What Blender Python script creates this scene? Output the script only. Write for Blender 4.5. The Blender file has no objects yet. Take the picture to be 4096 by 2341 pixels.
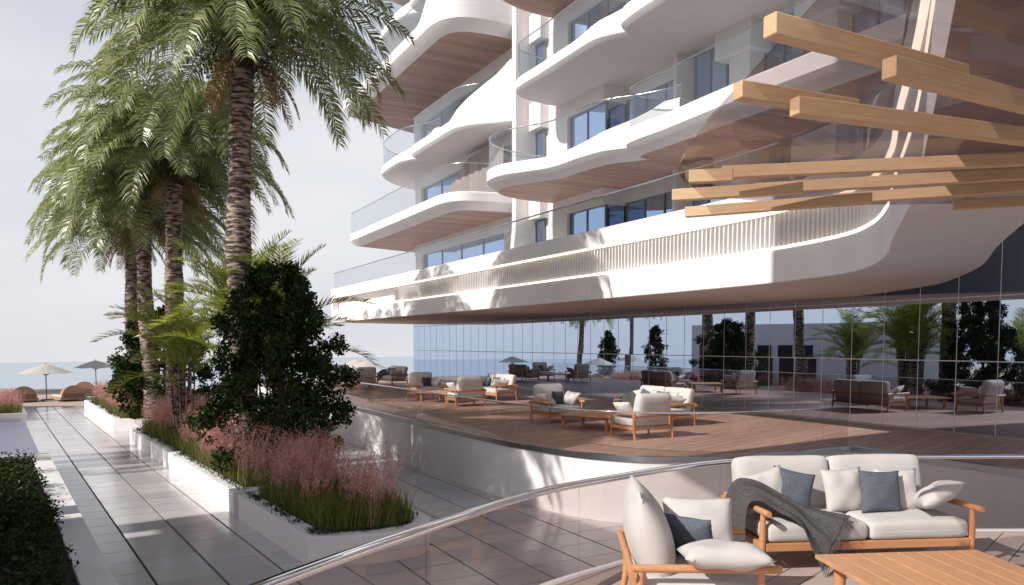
import bpy, bmesh, math, random
import numpy as np
from mathutils import Vector, Matrix

SC = bpy.context.scene
COL = SC.collection
R = math.radians
rng = np.random.default_rng(7)
random.seed(7)

# ---------------------------------------------------------------- camera
EYE = 2.2
cam_d = bpy.data.cameras.new('camera')
cam = bpy.data.objects.new('camera', cam_d)
COL.objects.link(cam)
cam.location = (0, 0, EYE)
cam.rotation_euler = (R(90 - 3.5), 0, 0)
cam_d.sensor_width = 36
cam_d.lens = 36 * 3050 / 4096
cam_d.shift_y = (1376 + 3050 * math.tan(R(3.5)) - 1170.5) / 4096
cam_d.clip_start = 0.05
cam_d.clip_end = 3000
SC.camera = cam

# ---------------------------------------------------------------- light
SUN_EL = 36.0
SUN_TRAVEL = Vector((.826 * math.cos(R(SUN_EL)), .564 * math.cos(R(SUN_EL)), -math.sin(R(SUN_EL))))
wd = bpy.data.worlds.new('World')
SC.world = wd
wd.use_nodes = True
nt = wd.node_tree
nt.nodes.clear()
n_out = nt.nodes.new('ShaderNodeOutputWorld')
n_bg = nt.nodes.new('ShaderNodeBackground')
n_sky = nt.nodes.new('ShaderNodeTexSky')
n_sky.sky_type = 'NISHITA'
n_sky.sun_disc = False
n_sky.sun_elevation = R(SUN_EL)
n_sky.sun_rotation = math.atan2(-SUN_TRAVEL.x, -SUN_TRAVEL.y)
n_sky.air_density = 1.0
n_sky.dust_density = 2.5
n_sky.ozone_density = 1.0
# the air at and just under the horizon is one bright haze: hold the look-up at the horizon
n_tc = nt.nodes.new('ShaderNodeTexCoord')
n_sep = nt.nodes.new('ShaderNodeSeparateXYZ')
n_max = nt.nodes.new('ShaderNodeMath'); n_max.operation = 'MAXIMUM'; n_max.inputs[1].default_value = 0.03
n_com = nt.nodes.new('ShaderNodeCombineXYZ')
nt.links.new(n_tc.outputs['Generated'], n_sep.inputs[0])
nt.links.new(n_sep.outputs[0], n_com.inputs[0]); nt.links.new(n_sep.outputs[1], n_com.inputs[1])
nt.links.new(n_sep.outputs[2], n_max.inputs[0]); nt.links.new(n_max.outputs[0], n_com.inputs[2])
nt.links.new(n_com.outputs[0], n_sky.inputs['Vector'])
n_mix = nt.nodes.new('ShaderNodeMixRGB'); n_mix.blend_type = 'MIX'
n_hz = nt.nodes.new('ShaderNodeMapRange')                   # bright sea haze low down, clearer blue overhead
n_hz.inputs[1].default_value = 0.28; n_hz.inputs[2].default_value = 0.75; n_hz.inputs[3].default_value = 0.86; n_hz.inputs[4].default_value = 0.02
nt.links.new(n_sep.outputs[2], n_hz.inputs[0]); nt.links.new(n_hz.outputs[0], n_mix.inputs[0])
n_mix.inputs[2].default_value = (10.6, 10.5, 10.8, 1)
n_cl = nt.nodes.new('ShaderNodeTexNoise'); n_cl.inputs['Scale'].default_value = 2.2; n_cl.inputs['Detail'].default_value = 5
n_cm = nt.nodes.new('ShaderNodeMapping'); n_cm.inputs['Scale'].default_value = (1, 1, 2.6)
nt.links.new(n_tc.outputs['Generated'], n_cm.inputs[0]); nt.links.new(n_cm.outputs[0], n_cl.inputs['Vector'])
n_cc = nt.nodes.new('ShaderNodeMixRGB'); n_cc.inputs[1].default_value = (7.8, 7.9, 8.6, 1); n_cc.inputs[2].default_value = (9.2, 9.1, 9.3, 1)
n_cr = nt.nodes.new('ShaderNodeMapRange'); n_cr.inputs[1].default_value = .32; n_cr.inputs[2].default_value = .62
nt.links.new(n_cl.outputs[0], n_cr.inputs[0]); nt.links.new(n_cr.outputs[0], n_cc.inputs[0]); nt.links.new(n_cc.outputs[0], n_mix.inputs[2])
nt.links.new(n_sky.outputs[0], n_mix.inputs[1])
nt.links.new(n_mix.outputs[0], n_bg.inputs[0])
n_bg.inputs[1].default_value = 0.10
nt.links.new(n_bg.outputs[0], n_out.inputs[0])

sun_d = bpy.data.lights.new('sun', 'SUN')
sun_d.energy = 4.55
sun_d.angle = R(0.5)
sun_d.color = (1.0, .955, .90)
sun = bpy.data.objects.new('sun', sun_d)
COL.objects.link(sun)
sun.rotation_euler = SUN_TRAVEL.to_track_quat('-Z', 'Y').to_euler()
sun.location = (-30, -20, 30)

SC.view_settings.view_transform = 'Standard'
SC.view_settings.look = 'None'
SC.view_settings.gamma = 1
SC.view_settings.use_curve_mapping = False
SC.view_settings.exposure = 0.03
SC.render.engine = 'CYCLES'
SC.cycles.use_denoising = True
SC.cycles.max_bounces = 8
SC.cycles.diffuse_bounces = 4
SC.cycles.glossy_bounces = 4
SC.cycles.transparent_max_bounces = 32
SC.cycles.transmission_bounces = 6
SC.cycles.caustics_reflective = False
SC.cycles.caustics_refractive = False
SC.cycles.sample_clamp_indirect = 6

# ---------------------------------------------------------------- helpers
def lin(r, g=None, b=None):
    return (r, g, b)

def link(nt, a, b): nt.links.new(a, b)

MATS = {}
def pmat(name, col, rough=.6, metal=0., col2=None, nscale=3., detail=4., ramp=(.35, .65), bump=0., bscale=40., stretch=None,
         vary=0., island=False, spec=.5, coords='Object', coat=0.):
    m = bpy.data.materials.new(name); m.use_nodes = True
    t = m.node_tree; p = t.nodes['Principled BSDF']
    p.inputs['Roughness'].default_value = rough
    p.inputs['Metallic'].default_value = metal
    p.inputs['Specular IOR Level'].default_value = spec
    if coat: p.inputs['Coat Weight'].default_value = coat
    src = None
    if coords == 'World':
        g = t.nodes.new('ShaderNodeNewGeometry'); src = g.outputs['Position']
    else:
        g = t.nodes.new('ShaderNodeTexCoord'); src = g.outputs[coords]
    if stretch:
        mp = t.nodes.new('ShaderNodeMapping'); mp.inputs['Scale'].default_value = stretch
        if len(stretch) > 3: pass
        link(t, src, mp.inputs[0]); src = mp.outputs[0]
    rgb = t.nodes.new('ShaderNodeRGB'); rgb.outputs[0].default_value = (*col, 1)
    out = rgb.outputs[0]
    if col2:
        no = t.nodes.new('ShaderNodeTexNoise'); no.inputs['Scale'].default_value = nscale; no.inputs['Detail'].default_value = detail
        link(t, src, no.inputs['Vector'])
        mr = t.nodes.new('ShaderNodeMapRange'); mr.inputs[1].default_value = ramp[0]; mr.inputs[2].default_value = ramp[1]
        link(t, no.outputs[0], mr.inputs[0])
        mx = t.nodes.new('ShaderNodeMixRGB'); mx.inputs[2].default_value = (*col2, 1)
        link(t, mr.outputs[0], mx.inputs[0]); link(t, out, mx.inputs[1]); out = mx.outputs[0]
    if vary:
        if island:
            gi = t.nodes.new('ShaderNodeNewGeometry'); rnd = gi.outputs['Random Per Island']
        else:
            oi = t.nodes.new('ShaderNodeObjectInfo'); rnd = oi.outputs['Random']
        mr2 = t.nodes.new('ShaderNodeMapRange'); mr2.inputs[3].default_value = 1 - vary; mr2.inputs[4].default_value = 1 + vary
        link(t, rnd, mr2.inputs[0])
        hs = t.nodes.new('ShaderNodeHueSaturation'); link(t, mr2.outputs[0], hs.inputs['Value']); link(t, out, hs.inputs['Color']); out = hs.outputs[0]
    link(t, out, p.inputs['Base Color'])
    if bump:
        nb = t.nodes.new('ShaderNodeTexNoise'); nb.inputs['Scale'].default_value = bscale; nb.inputs['Detail'].default_value = 5
        link(t, src, nb.inputs['Vector'])
        bp = t.nodes.new('ShaderNodeBump'); bp.inputs['Strength'].default_value = bump; bp.inputs['Distance'].default_value = .02
        link(t, nb.outputs[0], bp.inputs['Height']); link(t, bp.outputs[0], p.inputs['Normal'])
    MATS[name] = m
    return m

def leafmat(name, col, col2, trans=.35, rough=.5, gloss=.06):
    m = bpy.data.materials.new(name); m.use_nodes = True
    t = m.node_tree; t.nodes.clear()
    o = t.nodes.new('ShaderNodeOutputMaterial')
    g = t.nodes.new('ShaderNodeNewGeometry')
    mx = t.nodes.new('ShaderNodeMixRGB'); mx.inputs[1].default_value = (*col, 1); mx.inputs[2].default_value = (*col2, 1)
    link(t, g.outputs['Random Per Island'], mx.inputs[0])
    d = t.nodes.new('ShaderNodeBsdfDiffuse'); tr = t.nodes.new('ShaderNodeBsdfTranslucent'); gl = t.nodes.new('ShaderNodeBsdfGlossy')
    gl.inputs['Roughness'].default_value = rough; gl.inputs['Color'].default_value = (.8, .8, .8, 1)
    link(t, mx.outputs[0], d.inputs[0]); link(t, mx.outputs[0], tr.inputs[0])
    m1 = t.nodes.new('ShaderNodeMixShader'); m1.inputs[0].default_value = trans
    link(t, d.outputs[0], m1.inputs[1]); link(t, tr.outputs[0], m1.inputs[2])
    m2 = t.nodes.new('ShaderNodeMixShader'); m2.inputs[0].default_value = gloss
    link(t, m1.outputs[0], m2.inputs[1]); link(t, gl.outputs[0], m2.inputs[2])
    link(t, m2.outputs[0], o.inputs[0])
    MATS[name] = m
    return m

def clearglass(name, tint, refl=.6, power=4., base=.03):
    """thin sheet seen from both faces: tinted, with mirror reflection growing toward grazing angles"""
    m = bpy.data.materials.new(name); m.use_nodes = True
    t = m.node_tree; t.nodes.clear()
    o = t.nodes.new('ShaderNodeOutputMaterial')
    tr = t.nodes.new('ShaderNodeBsdfTransparent'); tr.inputs[0].default_value = (*tint, 1)
    gl = t.nodes.new('ShaderNodeBsdfGlossy'); gl.inputs['Roughness'].default_value = 0.0; gl.inputs[0].default_value = (1, 1, 1, 1)
    lw = t.nodes.new('ShaderNodeLayerWeight'); lw.inputs[0].default_value = .5
    pw_ = t.nodes.new('ShaderNodeMath'); pw_.operation = 'POWER'; pw_.inputs[1].default_value = power
    link(t, lw.outputs['Facing'], pw_.inputs[0])
    mr = t.nodes.new('ShaderNodeMapRange'); mr.inputs[3].default_value = base; mr.inputs[4].default_value = refl
    link(t, pw_.outputs[0], mr.inputs[0])
    mx = t.nodes.new('ShaderNodeMixShader')
    link(t, mr.outputs[0], mx.inputs[0]); link(t, tr.outputs[0], mx.inputs[1]); link(t, gl.outputs[0], mx.inputs[2])
    link(t, mx.outputs[0], o.inputs[0])
    MATS[name] = m
    return m

def mirrorglass(name, dark, tint, lo, hi, wav=0.):
    m = bpy.data.materials.new(name); m.use_nodes = True
    t = m.node_tree; t.nodes.clear()
    o = t.nodes.new('ShaderNodeOutputMaterial')
    d = t.nodes.new('ShaderNodeBsdfDiffuse'); d.inputs[0].default_value = (*dark, 1)
    gl = t.nodes.new('ShaderNodeBsdfGlossy'); gl.inputs['Roughness'].default_value = 0.0; gl.inputs[0].default_value = (*tint, 1)
    lw = t.nodes.new('ShaderNodeLayerWeight'); lw.inputs[0].default_value = .5
    mr = t.nodes.new('ShaderNodeMapRange'); mr.inputs[3].default_value = lo; mr.inputs[4].default_value = hi
    link(t, lw.outputs['Facing'], mr.inputs[0])
    mx = t.nodes.new('ShaderNodeMixShader')
    link(t, mr.outputs[0], mx.inputs[0]); link(t, d.outputs[0], mx.inputs[1]); link(t, gl.outputs[0], mx.inputs[2])
    link(t, mx.outputs[0], o.inputs[0])
    MATS[name] = m
    return m

def emat(name, col, s):
    m = bpy.data.materials.new(name); m.use_nodes = True
    p = m.node_tree.nodes['Principled BSDF']
    p.inputs['Base Color'].default_value = (.8, .78, .74, 1)
    p.inputs['Emission Color'].default_value = (*col, 1); p.inputs['Emission Strength'].default_value = s
    MATS[name] = m
    return m

def mesh_obj(name, verts, faces, mat, parent=None, smooth=False, angle=None, matrix=None):
    me = bpy.data.meshes.new(name)
    me.from_pydata([tuple(v) for v in verts], [], [tuple(f) for f in faces])
    me.update()
    if smooth:
        me.polygons.foreach_set('use_smooth', [True] * len(me.polygons))
        if angle is not None: me.set_sharp_from_angle(angle=R(angle))
    if mat is not None: me.materials.append(MATS[mat] if isinstance(mat, str) else mat)
    o = bpy.data.objects.new(name, me)
    COL.objects.link(o)
    if parent: o.parent = parent
    if matrix is not None: o.matrix_local = matrix
    return o

def fast_mesh(name, V, T, mat, parent=None):
    """V (n,3) float array, T (m,3) int array of triangles"""
    me = bpy.data.meshes.new(name)
    V = np.ascontiguousarray(V, dtype=np.float32); T = np.ascontiguousarray(T, dtype=np.int32)
    me.vertices.add(len(V)); me.vertices.foreach_set('co', V.ravel())
    me.loops.add(T.size); me.loops.foreach_set('vertex_index', T.ravel())
    me.polygons.add(len(T)); me.polygons.foreach_set('loop_start', np.arange(0, T.size, 3, dtype=np.int32))
    me.update(calc_edges=True); me.validate()
    me.materials.append(MATS[mat])
    o = bpy.data.objects.new(name, me); COL.objects.link(o)
    if parent: o.parent = parent
    return o

def tag(o, label=None, cat=None, group=None, kind=None):
    if label: o['label'] = label
    if cat: o['category'] = cat
    if group: o['group'] = group
    if kind: o['kind'] = kind
    return o

def empty(name, loc=(0, 0, 0), rz=0., label=None, cat=None, group=None):
    o = bpy.data.objects.new(name, None); COL.objects.link(o)
    o.location = loc; o.rotation_euler = (0, 0, rz); o.empty_display_size = .2
    return tag(o, label, cat, group)

def copy_tree(o, parent=None):
    c = o.copy(); COL.objects.link(c); c.parent = parent
    for ch in o.children: copy_tree(ch, c)
    return c

class MB:
    def __init__(s): s.v = []; s.f = []
    def add(s, verts, faces):
        k = len(s.v); s.v += [Vector(v) for v in verts]; s.f += [tuple(i + k for i in f) for f in faces]; return s
    def box(s, x0, x1, y0, y1, z0, z1, M=None):
        v = [Vector(p) for p in ((x0, y0, z0), (x1, y0, z0), (x1, y1, z0), (x0, y1, z0), (x0, y0, z1), (x1, y0, z1), (x1, y1, z1), (x0, y1, z1))]
        if M is not None: v = [M @ p for p in v]
        return s.add(v, [(0, 3, 2, 1), (4, 5, 6, 7), (0, 1, 5, 4), (1, 2, 6, 5), (2, 3, 7, 6), (3, 0, 4, 7)])
    def tube(s, pts, r, n=10, cap=True):
        pts = [Vector(p) for p in pts]
        rs = r if isinstance(r, (list, tuple)) else [r] * len(pts)
        rings = []
        up = None
        for i, p in enumerate(pts):
            t = (pts[min(i + 1, len(pts) - 1)] - pts[max(i - 1, 0)]).normalized()
            if up is None:
                up = Vector((0, 0, 1)) if abs(t.z) < .9 else Vector((1, 0, 0))
            a = t.cross(up).normalized(); b = a.cross(t).normalized(); up = b
            rings.append([p + (a * math.cos(2 * math.pi * k / n) + b * math.sin(2 * math.pi * k / n)) * rs[i] for k in range(n)])
        return s.loft(rings, True, cap)
    def loft(s, rings, closed=True, cap=False):
        k0 = len(s.v); n = len(rings[0])
        for r_ in rings: s.v += [Vector(p) for p in r_]
        for i in range(len(rings) - 1):
            for j in range(n if closed else n - 1):
                a = k0 + i * n + j; b = k0 + i * n + (j + 1) % n
                s.f.append((a, b, b + n, a + n))
        if cap:
            s.f.append(tuple(k0 + j for j in range(n))[::-1]); e = k0 + (len(rings) - 1) * n
            s.f.append(tuple(e + j for j in range(n)))
        return s
    def prism(s, poly, z0, z1):
        n = len(poly); k = len(s.v)
        s.v += [Vector((p[0], p[1], z0)) for p in poly] + [Vector((p[0], p[1], z1)) for p in poly]
        s.f.append(tuple(range(k + n - 1, k - 1, -1))); s.f.append(tuple(range(k + n, k + 2 * n)))
        for i in range(n):
            j = (i + 1) % n; s.f.append((k + i, k + j, k + n + j, k + n + i))
        return s
    def build(s, name, mat, parent=None, smooth=False, angle=40, fix=True):
        o = mesh_obj(name, s.v, s.f, mat, parent)
        if fix:
            bm = bmesh.new(); bm.from_mesh(o.data); bmesh.ops.recalc_face_normals(bm, faces=bm.faces); bm.to_mesh(o.data); bm.free()
        if smooth:
            o.data.polygons.foreach_set('use_smooth', [True] * len(o.data.polygons))
            if angle: o.data.set_sharp_from_angle(angle=R(angle))
        return o

def bevel(o, w, seg=2):
    bm = bmesh.new(); bm.from_mesh(o.data)
    es = [e for e in bm.edges if len(e.link_faces) == 2 and e.calc_face_angle(0) > R(30)]
    bmesh.ops.bevel(bm, geom=es, offset=w, segments=seg, affect='EDGES', profile=.5, clamp_overlap=True)
    bm.to_mesh(o.data); bm.free()
    return o

def smooth_path(pts, per=8):
    """Catmull-Rom through the points (2-D or 3-D tuples)"""
    P = [np.array(p, float) for p in pts]
    out = []
    for i in range(len(P) - 1):
        p0 = P[i - 1] if i else 2 * P[0] - P[1]; p1 = P[i]; p2 = P[i + 1]
        p3 = P[i + 2] if i + 2 < len(P) else 2 * P[-1] - P[-2]
        for k in range(per):
            t = k / per
            out.append(.5 * ((2 * p1) + (-p0 + p2) * t + (2 * p0 - 5 * p1 + 4 * p2 - p3) * t * t + (-p0 + 3 * p1 - 3 * p2 + p3) * t ** 3))
    out.append(P[-1])
    return out

def resample(path, step):
    P = [np.array(p, float) for p in path]
    L = [0]
    for a, b in zip(P, P[1:]): L.append(L[-1] + np.linalg.norm(b - a))
    n = max(1, round(L[-1] / step)); res = []
    j = 0
    for k in range(n + 1):
        q = L[-1] * k / n
        while j < len(P) - 2 and L[j + 1] < q: j += 1
        f = (q - L[j]) / max(1e-9, L[j + 1] - L[j])
        res.append(P[j] + (P[j + 1] - P[j]) * min(1, f))
    return res

def normals2d(path):
    """left-hand normals of an XY polyline"""
    N = []
    for i in range(len(path)):
        t = np.array(path[min(i + 1, len(path) - 1)][:2]) - np.array(path[max(i - 1, 0)][:2])
        t = t / max(1e-9, np.linalg.norm(t)); N.append(np.array([-t[1], t[0]]))
    return N

def clip_half(poly, n, c):
    """keep the part of poly where p.n <= c"""
    out = []
    for i in range(len(poly)):
        a = poly[i]; b = poly[(i + 1) % len(poly)]
        da = a[0] * n[0] + a[1] * n[1] - c; db = b[0] * n[0] + b[1] * n[1] - c
        if da <= 0: out.append(a)
        if (da < 0 < db) or (db < 0 < da):
            t = da / (da - db); out.append((a[0] + (b[0] - a[0]) * t, a[1] + (b[1] - a[1]) * t))
    return out

def inside(poly, x, y):
    c = False; j = len(poly) - 1
    for i in range(len(poly)):
        xi, yi = poly[i][:2]; xj, yj = poly[j][:2]
        if (yi > y) != (yj > y) and x < (xj - xi) * (y - yi) / (yj - yi) + xi: c = not c
        j = i
    return c

# local frames of the site: along the facade (s, t) and along the garden walk (w, c)
P0 = np.array([11.13, 17.5]); FD = np.array([-.4774, .8787]); FN = np.array([-.8787, -.4774])
def S(s, t, z=None):
    p = P0 + s * FD + t * FN
    return (p[0], p[1]) if z is None else (p[0], p[1], z)
WO = np.array([-5.18, 10.95]); WD = np.array([-.564, .826]); WC = np.array([.826, .564])
def Wk(w, c, z=None):
    p = WO + w * WD + c * WC
    return (p[0], p[1]) if z is None else (p[0], p[1], z)
WALK_Z = -1.32

# ---------------------------------------------------------------- materials
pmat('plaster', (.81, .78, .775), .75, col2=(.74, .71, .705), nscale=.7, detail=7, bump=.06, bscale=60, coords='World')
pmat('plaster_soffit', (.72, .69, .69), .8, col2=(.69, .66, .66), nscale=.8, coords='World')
pmat('wood_soffit', (.52, .345, .285), .55, col2=(.42, .265, .21), nscale=2.5, stretch=(.6, 7, 1), coords='World', detail=6, ramp=(.3, .7))
pmat('walk_tile', (.59, .56, .565), .17, col2=(.53, .505, .51), nscale=.9, vary=.08, bump=.015, bscale=25, coords='World', spec=.6)
pmat('walk_tile_far', (.59, .56, .565), .17, col2=(.53, .505, .51), nscale=.9, vary=.08, island=True, coords='World', spec=.6)
pmat('joint', (.02, .018, .018), .9)
pmat('deck_plank', (.53, .35, .28), .45, col2=(.44, .28, .22), nscale=4, stretch=(1, 1, 1), vary=.13, bump=.04, bscale=30, coords='World', spec=.35)
pmat('terrace_plank', (.52, .415, .375), .55, col2=(.46, .365, .325), nscale=5, vary=.06, bump=.05, bscale=90, coords='World', spec=.3)
pmat('teak', (.60, .30, .145), .42, col2=(.49, .225, .10), nscale=6, stretch=(3, 3, 25), detail=5, ramp=(.3, .75))
pmat('teak_top', (.63, .335, .175), .45, col2=(.50, .245, .115), nscale=5, stretch=(14, 1.0, 1), detail=7, ramp=(.35, .75), vary=.07)
pmat('beam', (.62, .44, .27), .5, col2=(.50, .335, .185), nscale=4, stretch=(1.2, 22, 22), detail=6, ramp=(.3, .7), vary=.06)
pmat('linen', (.60, .57, .55), .95, col2=(.545, .515, .495), nscale=3, bump=.25, bscale=260, spec=.15)
pmat('linen_dark', (.16, .155, .155), .95, col2=(.13, .126, .126), nscale=3, bump=.25, bscale=260, spec=.15)
pmat('felt_blue', (.105, .122, .15), .97, col2=(.15, .17, .20), nscale=60, bump=.5, bscale=220, spec=.1)
pmat('felt_dark', (.06, .058, .06), .97, col2=(.09, .088, .09), nscale=60, bump=.5, bscale=220, spec=.1)
pmat('throw', (.075, .07, .07), .98, col2=(.21, .20, .20), nscale=120, ramp=(.45, .75), bump=.7, bscale=180, spec=.08)
pmat('chrome', (.82, .82, .83), .035, 1.0)
pmat('steel', (.55, .55, .57), .25, 1.0)
pmat('frame_dark', (.20, .24, .30), .35)
pmat('frame_light', (.74, .75, .78), .4)
pmat('soil', (.045, .035, .025), .95, col2=(.03, .025, .018), nscale=15)
pmat('bark', (.40, .31, .25), .9, col2=(.045, .032, .027), nscale=3.2, stretch=(1.2, 1.2, 5), detail=9, ramp=(.40, .56), bump=1.0, bscale=9)
pmat('bark_dark', (.055, .042, .03), .9)
pmat('fruit', (.012, .016, .012), .4)
pmat('canvas', (.52, .475, .42), .9)
pmat('pole', (.035, .03, .028), .4)
pmat('wicker', (.46, .28, .19), .8, col2=(.36, .21, .14), nscale=14, bump=.4, bscale=60)
pmat('wicker_dark', (.20, .125, .09), .8)
pmat('sand', (.50, .40, .32), .95, col2=(.44, .35, .28), nscale=.4, coords='World')
pmat('ground', (.34, .31, .29), .9)
pmat('curtain', (.36, .30, .275), .85, col2=(.30, .245, .225), nscale=2, stretch=(6, 6, .2), coords='World')
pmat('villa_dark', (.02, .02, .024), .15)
leafmat('palm_leaf', (.15, .20, .05), (.43, .47, .21), .40, .38, .09)
leafmat('dead_leaf', (.22, .14, .07), (.40, .28, .15), .3, .6, .0)
leafmat('areca_leaf', (.16, .24, .03), (.46, .46, .06), .5, .4, .06)
leafmat('shrub_leaf', (.006, .011, .004), (.055, .085, .018), .2, .4, .015)
leafmat('hedge_leaf', (.009, .017, .006), (.04, .066, .016), .15, .45, .015)
leafmat('grass_green', (.045, .075, .010), (.25, .28, .05), .4, .5, .03)
leafmat('plume', (.42, .18, .165), (.86, .54, .48), .5, .8, .0)
leafmat('sprig', (.03, .04, .02), (.09, .10, .06), .1, .6, .0)
clearglass('balustrade_glass', (.86, .82, .81), .5, 4., .025)
clearglass('deck_glass', (.92, .90, .89), .6, 3., .04)
clearglass('balcony_glass', (.82, .86, .88), .55, 3., .07)
clearglass('canopy_glass', (.78, .745, .755), .4, 4., .03)
mirrorglass('facade_glass', (.010, .012, .018), (.68, .80, 1.0), .60, .96)
mirrorglass('window_glass', (.02, .028, .05), (.50, .66, .96), .82, .98)
emat('led', (1.0, .87, .68), 1.7)

def water_mat(name, col, rough, scale, bump):
    m = pmat(name, col, rough)
    t = m.node_tree; p = t.nodes['Principled BSDF']
    g = t.nodes.new('ShaderNodeNewGeometry')
    mp = t.nodes.new('ShaderNodeMapping'); mp.inputs['Scale'].default_value = (1, 1, 1)
    no = t.nodes.new('ShaderNodeTexNoise'); no.inputs['Scale'].default_value = scale; no.inputs['Detail'].default_value = 4
    bp = t.nodes.new('ShaderNodeBump'); bp.inputs['Strength'].default_value = bump; bp.inputs['Distance'].default_value = .05
    link(t, g.outputs['Position'], mp.inputs[0]); link(t, mp.outputs[0], no.inputs['Vector'])
    link(t, no.outputs[0], bp.inputs['Height']); link(t, bp.outputs[0], p.inputs['Normal'])
    return m
def soffit_lines(m, ang, pitch):
    t = m.node_tree; p = t.nodes['Principled BSDF']
    lk = p.inputs['Base Color'].links[0]; src = lk.from_socket
    g = t.nodes.new('ShaderNodeNewGeometry')
    dt = t.nodes.new('ShaderNodeVectorMath'); dt.operation = 'DOT_PRODUCT'; dt.inputs[1].default_value = (math.cos(ang) / pitch, math.sin(ang) / pitch, 0)
    fr = t.nodes.new('ShaderNodeMath'); fr.operation = 'FRACT'
    lt = t.nodes.new('ShaderNodeMath'); lt.operation = 'LESS_THAN'; lt.inputs[1].default_value = .10
    fl = t.nodes.new('ShaderNodeMath'); fl.operation = 'FLOOR'
    wn = t.nodes.new('ShaderNodeTexWhiteNoise'); wn.noise_dimensions = '1D'
    mr = t.nodes.new('ShaderNodeMapRange'); mr.inputs[3].default_value = .80; mr.inputs[4].default_value = 1.12
    mx = t.nodes.new('ShaderNodeMixRGB'); mx.inputs[2].default_value = (.10, .055, .04, 1)
    hs = t.nodes.new('ShaderNodeHueSaturation')
    ga = t.nodes.new('ShaderNodeMath'); ga.operation = 'MULTIPLY'; ga.inputs[1].default_value = .55
    link(t, g.outputs['Position'], dt.inputs[0]); link(t, dt.outputs['Value'], fr.inputs[0]); link(t, fr.outputs[0], lt.inputs[0])
    link(t, dt.outputs['Value'], fl.inputs[0]); link(t, fl.outputs[0], wn.inputs['W']); link(t, wn.outputs['Value'], mr.inputs[0])
    link(t, mr.outputs[0], hs.inputs['Value']); link(t, src, hs.inputs['Color']); link(t, hs.outputs[0], mx.inputs[1])
    link(t, lt.outputs[0], ga.inputs[0]); link(t, ga.outputs[0], mx.inputs[0]); link(t, mx.outputs[0], p.inputs['Base Color'])
soffit_lines(MATS['wood_soffit'], math.atan2(.8787, -.4774), .22)
water_mat('sea_water', (.30, .38, .44), .22, .6, .35)
water_mat('pool_water', (.22, .22, .30), .40, 2.0, .02)
# ================================================================ SETTING
mb = MB(); mb.prism([(-60, -40), (60, -40), (60, 56), (-60, 56)], -1.9, -1.40)
tag(mb.build('ground', 'ground'), kind='structure')
mb = MB(); mb.prism([(-129 - 240, 193 - 271), (-129 + 160, 193 + 181), (120, 200), (120, -160), (-400, -160)], -2.9, -2.6)
tag(mb.build('sea', 'sea_water'), kind='structure')
sand_poly = [Wk(37.0, -30), Wk(37.0, 2.2), Wk(35.2, 2.2), Wk(35.2, 9.4), Wk(42, 18), Wk(42, 28), Wk(52, 27), Wk(57, 3), Wk(62, -4), Wk(60, -14), Wk(46, -34)]
mb = MB(); mb.prism(sand_poly, -1.6, -1.335)
tag(mb.build('beach', 'sand'), kind='structure')
mb = MB(); mb.prism([(-62, -30), (-40, -30), (-36, 10), (-44, 34), (-75, 48), (-110, 20)], -1.8, -1.30)
tag(mb.build('sand_bank', 'sand'), kind='structure')

# ---- garden walk: stone tiles in two directions
walk = empty('walkway', (0, 0, 0)); tag(walk, kind='structure')
deck_front = [(-15.2, 44.4), (-8.52, 32.09), (-6.78, 28.9), (-2.59, 21.4), (-.41, 17.59), (.23, 16.66), (1.25, 15.45), (2.21, 14.85), (2.9, 14.7),
              (3.6, 14.7), (4.38, 14.83), (5.97, 15.46), (7.3, 16.25)]
deck_curve = [tuple(p) for p in smooth_path(deck_front, 6)]
deck_right = [(8.0, 14.8), (9.2, 12.6), (11.5, 10.6), (14.6, 9.6)]
deck_poly = deck_curve + deck_right + [S(-6.5, 0), S(36.8, 0), S(38.5, 3.0)]
mb = MB(); mb.prism([Wk(-16, -3), Wk(-16, 24), Wk(4, 10), Wk(36.95, 10.5), Wk(36.95, -3)], -1.38, -1.348)
mb.build('joint_bed', 'joint', walk)

pieces = []          # (distance, poly, island)
walk_left = [Wk(-12, -.68), Wk(36.9, -.60), Wk(36.9, 2.2), Wk(22, 2.3), Wk(22, 6.5), Wk(36, 6.5), Wk(36, 8.6)]
def in_walk(x, y):
    return not inside(deck_poly, x, y)
def rect_tiles(fr, a0, a1, b0, b1, da, db, ga, gb, test, cut=None):
    a = a0
    while a < a1 - 1e-6:
        b = b0
        while b < b1 - 1e-6:
            q = [fr(a + ga, b + gb), fr(a + da - ga, b + gb), fr(a + da - ga, b + db - gb), fr(a + ga, b + db - gb)]
            cx = sum(p[0] for p in q) / 4; cy = sum(p[1] for p in q) / 4
            if cut is not None: q = clip_half(q, *cut)
            if len(q) >= 3 and any(test(*p) for p in q): pieces.append((cx * cx + cy * cy, q))
            b += db
        a += da
SPLIT = 2.62
rect_tiles(Wk, -9 + .05, 36.9, 2.62 - .874 * 4, SPLIT, .75, .874, .009, .020, lambda x, y: True)
def right_zone(x, y):
    c = (np.array([x, y]) - WO) @ WC; w = (np.array([x, y]) - WO) @ WD
    return c > SPLIT + .012 and w < 36.2 and not inside(deck_poly, x, y) and y > 2.5 and x < 12
rect_tiles(S, -14, 34, 5.2, 22.7, .75, .874, .009, .020, right_zone, (tuple(-WC), -(SPLIT + .014 + WO @ WC)))
pieces.sort(key=lambda p: p[0])
def visible(q):
    x = sum(p[0] for p in q) / 4; y = sum(p[1] for p in q) / 4
    if y < 3: return False
    u = x / y
    if not -.75 < u < .75: return False
    if -1.34 / y > 0: return False
    return y > 9.0 and not (x > .2 and y < 9)
near_t = [p for p in pieces if visible(p[1])][:290]
ids = set(id(p) for p in near_t)
for d_, q in near_t:
    m_ = MB(); m_.prism(q, -1.36, WALK_Z); m_.build('tile', 'walk_tile', walk, fix=True)
mb = MB()
for p in pieces:
    if id(p) not in ids: mb.prism(p[1], -1.36, WALK_Z)
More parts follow.
